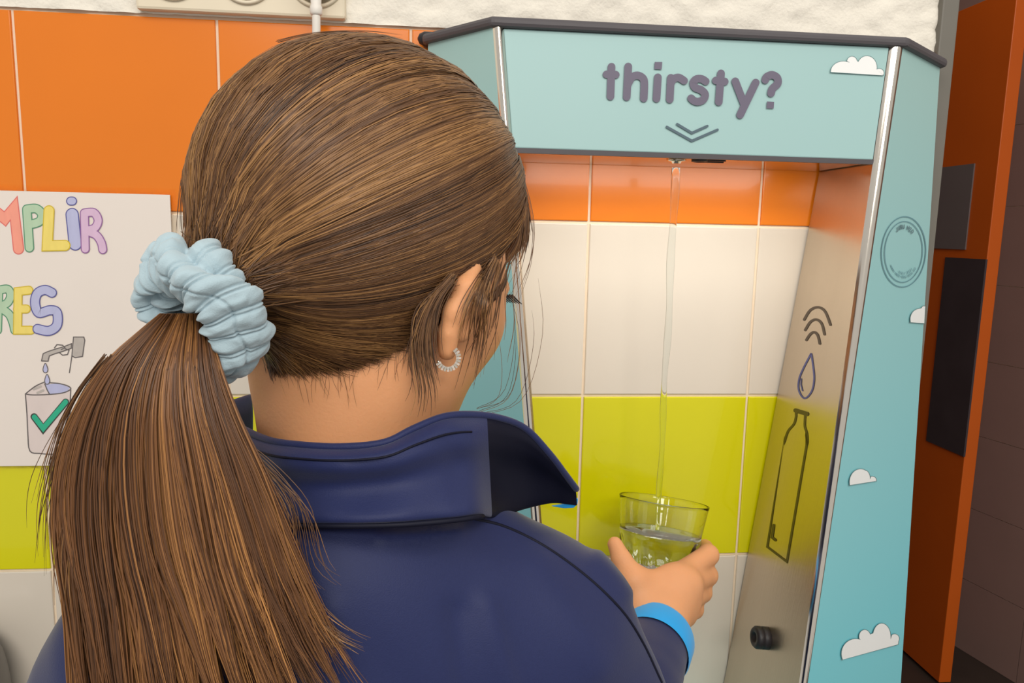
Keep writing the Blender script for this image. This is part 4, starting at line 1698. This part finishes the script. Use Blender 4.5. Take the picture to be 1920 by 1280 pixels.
R4 = np.full((n4, m4), 0.00025) * rng.uniform(0.7, 1.25, n4)[:, None]
R4[:, 0] *= 0.4
C4 = hair_cols(n4, k4, 0.9, np.sin(s4 * 17) * 0.6)
hs_ = strands('hair_strands', np.concatenate([P1, P2, P4]), np.concatenate([R1, R2, R4]), np.concatenate([C1, C2, C4]), 'hair', hair, HC)
hs_['kind'] = 'stuff'

# ponytail
Lb = np.array([(300, 588), (262, 622), (205, 680), (160, 760), (132, 850), (122, 950), (128, 1050), (142, 1150), (150, 1280), (160, 1420)], float)
Rb = np.array([(385, 588), (398, 630), (415, 700), (445, 790), (488, 890), (526, 990), (556, 1070), (590, 1140), (632, 1215), (690, 1300)], float)

Lb = np.array(catmull(Lb, 8))
Rb = np.array(catmull(Rb, 8))


def tail(n, seed, m=18, rad=0.00027, wide=1.0):
    r_ = np.random.default_rng(seed)
    wq = np.clip(r_.normal(0, 0.62, n), -1.25, 1.25)
    wq = np.where(np.abs(wq) > 1, r_.uniform(-1, 1, n), wq) * wide
    cid = np.floor((wq + 1) * 22)
    cn_ = np.sin(cid * 78.233) * 43758.5453
    cn_ = (cn_ - np.floor(cn_)) * 2 - 1
    q = r_.uniform(-1, 1, n)
    tl = np.linspace(0, 1, m)
    end = np.where(wq > 0.25, 0.88 - 0.10 * (wq - 0.25) + 0.08 * r_.standard_normal(n), 1.0 - 0.05 * r_.uniform(0, 1, n))
    end = np.clip(end, 0.45, 1.0)
    short = r_.uniform(0, 1, n) < 0.10
    end = np.where(short, r_.uniform(0.35, 0.8, n), end)
    tq = tl[None] * end[:, None]
    kk = tq * (len(Lb) - 1)
    LX = np.stack([np.interp(kk, np.arange(len(Lb)), Lb[:, c]) for c in (0, 1)], -1)
    RX_ = np.stack([np.interp(kk, np.arange(len(Rb)), Rb[:, c]) for c in (0, 1)], -1)
    wv = wq[:, None] + (0.07 * cn_[:, None] + 0.05 * r_.standard_normal((n, 1))) * np.sin(math.pi * tq) + 0.06 * np.sin(4.5 * tq + cid[:, None] * 1.7) * tq + 0.02 * np.sin(11 * tq + cid[:, None] * 3.1 + q[:, None]) * tq
    px = LX * (1 - (wv[..., None] + 1) / 2) + RX_ * (wv[..., None] + 1) / 2
    thick = 0.010 + 0.022 * np.clip(tq * 3, 0, 1)
    d = 0.352 - 0.014 * np.clip(tq * 5, 0, 1) + 0.004 * np.clip((tq - 0.5) * 2, 0, 1) + q[:, None] * np.sqrt(np.clip(1 - np.minimum(1, np.abs(wq)) ** 2, 0.02, 1))[:, None] * thick * 0.62
    d = d + 0.003 * cn_[:, None]
    D = CF + (px[..., :1] - 960) / FPX * CR - (px[..., 1:] - 640) / FPX * CU
    P = CAM + D * d[..., None]
    R = np.full((n, m), rad) * r_.uniform(0.7, 1.25, n)[:, None]
    R *= np.clip((1.02 - tl) * 6, 0.25, 1)[None]
    bl_ = np.sin(wq * 5 + 1) + 0.8 * np.sin(wq * 13 + 2) + 0.5 * np.sin(wq * 29 + q)
    return P, R, hair_cols(n, cn_, np.array([1.28, 1.16, 1.0]), bl_ * 0.6)


P3, R3, C3 = tail(14000, 11)
pt_ = strands('ponytail', P3, R3, C3, 'hair', girl)
pt_['kind'] = 'stuff'
pt_['label'] = 'long brown ponytail hanging down the back'

# loose wisps: around the ear, nape, ponytail edge and brow
Wp, Wr, Wc = [], [], []


def wisp(px_pts, depth, n, spread, rad=0.00022, m=14, bvh=None, taper=True):
    c = np.array(catmull(px_pts, 6))
    t = np.linspace(0, 1, len(c))
    tm = np.linspace(0, 1, m)
    for _ in range(n):
        off = rng.standard_normal(2) * spread
        sw = rng.standard_normal(2) * spread * 1.2
        cut = rng.uniform(0.65, 1.0)
        x = np.interp(tm * cut, t, c[:, 0]) + off[0] * (0.4 + tm) + sw[0] * tm * tm
        y = np.interp(tm * cut, t, c[:, 1]) + off[1] * 0.5 + sw[1] * 0.4 * tm
        dj = rng.uniform(-0.003, 0.003)
        dps = []
        for i in range(m):
            d0 = np.interp(tm[i] * cut, np.linspace(0, 1, len(depth)), depth) + dj
            if bvh is not None:
                hpt = hit(bvh, x[i], y[i])
                if hpt is not None:
                    d0 = min(d0, (hpt - CAM) @ CF - 0.0008 - abs(dj) * 0.6)
            dps.append(d0)
        dps = np.array(dps)
        if bvh is not None:
            for _k in range(3):
                pad = np.concatenate([dps[:1], dps, dps[-1:]])
                dps = np.minimum(dps, (pad[:-2] + pad[1:-1] + pad[2:]) / 3)
        row = [at(x[i], y[i], dps[i]) for i in range(m)]
        row = np.array(row)
        ti = np.linspace(0, 1, 14)
        row = np.stack([np.interp(ti, tm, row[:, c_]) for c_ in range(3)], 1)
        Wp.append(row)
        Wr.append(np.full(14, rad) * np.clip((1.05 - ti) * 4, 0.25, 1))
        Wc.append(hair_cols(1, np.array([rng.uniform(-1, 0.8)]))[0])


wisp([(850, 520), (815, 570), (800, 640), (808, 705)], [0.386], 120, 8, bvh=bvh_body)
wisp([(845, 530), (790, 580), (785, 650), (800, 730), (795, 780)], [0.388], 36, 9, bvh=bvh_body)
wisp([(928, 488), (908, 530), (893, 580), (884, 660)], [0.41], 48, 9, bvh=bvh_body)
wisp([(935, 490), (915, 560), (905, 640), (890, 740)], [0.42], 22, 11, bvh=bvh_body)
wisp([(955, 486), (935, 550), (925, 620), (900, 690)], [0.43], 12, 10, bvh=bvh_body)
wisp([(968, 320), (981, 380), (980, 435), (966, 488)], [0.478], 110, 5, rad=0.00028)
wisp([(975, 420), (968, 455), (945, 490), (915, 505)], [0.470], 60, 5, rad=0.00028)
# downy nape hair
for _ in range(80):
    x0 = rng.uniform(500, 815)
    y0 = np.interp(x0, [500, 600, 700, 760, 815], [668, 690, 672, 650, 600]) + rng.uniform(-25, 12)
    ln = rng.uniform(25, 85)
    dx = (650 - x0) * 0.15 + rng.normal(0, 12)
    cvx = rng.normal(0, 5)
    wisp([(x0, y0), (x0 + dx * 0.4 + cvx, y0 + ln * 0.5), (x0 + dx + cvx * 0.3, y0 + ln)], [0.42], 1, 2, bvh=bvh_body, rad=0.00009, m=8)
wisp([(205, 670), (160, 740), (130, 830), (118, 950), (125, 1080)], [0.335], 60, 12, rad=0.00018)
wisp([(180, 720), (110, 860), (90, 960), (100, 1100)], [0.335], 10, 22, rad=0.00014)
wisp([(140, 980), (150, 1080), (190, 1230)], [0.33], 30, 16, rad=0.00018)
wisp([(470, 850), (520, 900), (560, 960), (580, 1060), (620, 1100)], [0.34], 26, 18, rad=0.00016)
wisp([(540, 1080), (580, 1140), (620, 1190), (660, 1215)], [0.34], 45, 13, rad=0.0002)
wisp([(900, 770), (960, 740), (985, 620), (965, 510)], [0.43], 7, 14, rad=0.00013)
wisp([(980, 330), (1000, 420), (990, 500), (950, 590)], [0.46], 7, 9, rad=0.00013)
wisp([(520, 78), (590, 62), (680, 60), (760, 72)], [0.43], 8, 6, rad=0.00013)
wisp([(370, 240), (345, 330), (342, 430), (360, 470)], [0.40], 12, 7, rad=0.00013)
ws = strands('loose_hair', np.array(Wp), np.array(Wr), np.array(Wc), 'hair', girl)
ws['kind'] = 'stuff'

# eyelashes
for sd2 in (1, -1):
    for k in range(9):
        r0 = 0.021 + 0.0026 * k
        fb = 0.0945 - 0.05 * abs(r0 - 0.031)
        tube('eyelash', [Hp(fb - 0.002, r0 * sd2, -0.0265), Hp(fb + 0.004, (r0 + 0.001) * sd2, -0.0290), Hp(fb + 0.0070, (r0 + 0.002) * sd2, -0.0300)],
             [0.0007, 0.0005, 0.0002], 'lash', girl, 5)

# ------------------------------------------------------------------ SCRUNCHIE
nU, nV = 520, 120
sv = np.empty((nU, nV, 3))
for i in range(nU):
    a = 2 * math.pi * i / nU
    Rr = 0.0232 + 0.0012 * math.sin(3 * a + 0.5) + 0.0006 * math.sin(7 * a)
    tw = 0.8 * math.sin(2 * a + 0.6) + 0.3 * math.sin(5 * a)
    axo = 0.0022 * math.sin(3 * a + 1.0) + 0.0008 * math.sin(8 * a)
    for j in range(nV):
        b = 2 * math.pi * j / nV
        r = 0.0126
        fold = math.cos(3 * (b + tw)) * 0.0012
        fold -= 0.0052 * max(0.0, math.cos(b + tw + 0.8)) ** 18 + 0.0034 * max(0.0, math.cos(b + tw + 3.4)) ** 22
        # sewn double ribs across, puffed cushions between them, seams along
        rib = (a * 19 / (2 * math.pi) + 0.12 * math.sin(b * 2 + tw)) % 1.0
        rb_ = -0.0013 * math.exp(-((rib - 0.40) / 0.045) ** 2) - 0.0013 * math.exp(-((rib - 0.60) / 0.045) ** 2)
        rb_ += 0.0007 * math.cos(2 * math.pi * rib)
        sm = (b * 4 / (2 * math.pi) + tw * 0.35) % 1.0
        rb_ -= 0.0013 * math.exp(-((sm - 0.5) / 0.035) ** 2)
        ruff = 0.0009 * noise.noise(Vector((math.cos(a) * 9, math.sin(a) * 9, b * 2.2)))
        q = r + fold + rb_ + ruff
        rad_v = tu * math.cos(a) + tv * math.sin(a)
        sv[i, j] = tie_c + rad_v * (Rr + q * math.cos(b)) + tie_ax * (axo + q * 1.18 * math.sin(b))
I, J = np.meshgrid(np.arange(nU), np.arange(nV), indexing='ij')
I2, J2 = (I + 1) % nU, (J + 1) % nV
sq = np.stack([I * nV + J, I2 * nV + J, I2 * nV + J2, I * nV + J2], -1).reshape(-1, 4)
scr = np_mesh('scrunchie', sv.reshape(-1, 3), sq, 'scrunchie', None)
tag(scr, 'pale blue ribbed velvet scrunchie around the ponytail', 'scrunchie')

# ------------------------------------------------------------------ EARRING
ec = at(840, 672, 0.392)
ear = empty('earring', ec)
tag(ear, 'silver hoop earring set with small clear baguette stones', 'earring')
hp = [at(840 + 19 * math.cos(math.radians(a)), 671 + 20 * math.sin(math.radians(a)), 0.390 + 0.004 * math.cos(math.radians(a))) for a in range(-50, 170, 8)]
tube('hoop', hp, 0.0006, 'silver', ear, 8)
for a in range(-45, 165, 15):
    ar = math.radians(a)
    c = at(840 + 20 * math.cos(ar), 671 + 21 * math.sin(ar), 0.3885 + 0.004 * math.cos(ar))
    o_ = at(840 + 26 * math.cos(ar), 671 + 27 * math.sin(ar), 0.3885 + 0.004 * math.cos(ar)) - c
    o_ /= np.linalg.norm(o_)
    tdir = np.cross(CF, o_)
    fr = [c + o_ * (-0.0013) + tdir * (-0.0006), c + o_ * 0.0013 + tdir * (-0.0006), c + o_ * 0.0013 + tdir * 0.0006, c + o_ * (-0.0013) + tdir * 0.0006]
    prism('stone' if a % 2 else 'stone', fr, [p + CF * 0.0012 for p in fr], 'silver' if (a // 15) % 2 else 'crystal', ear)
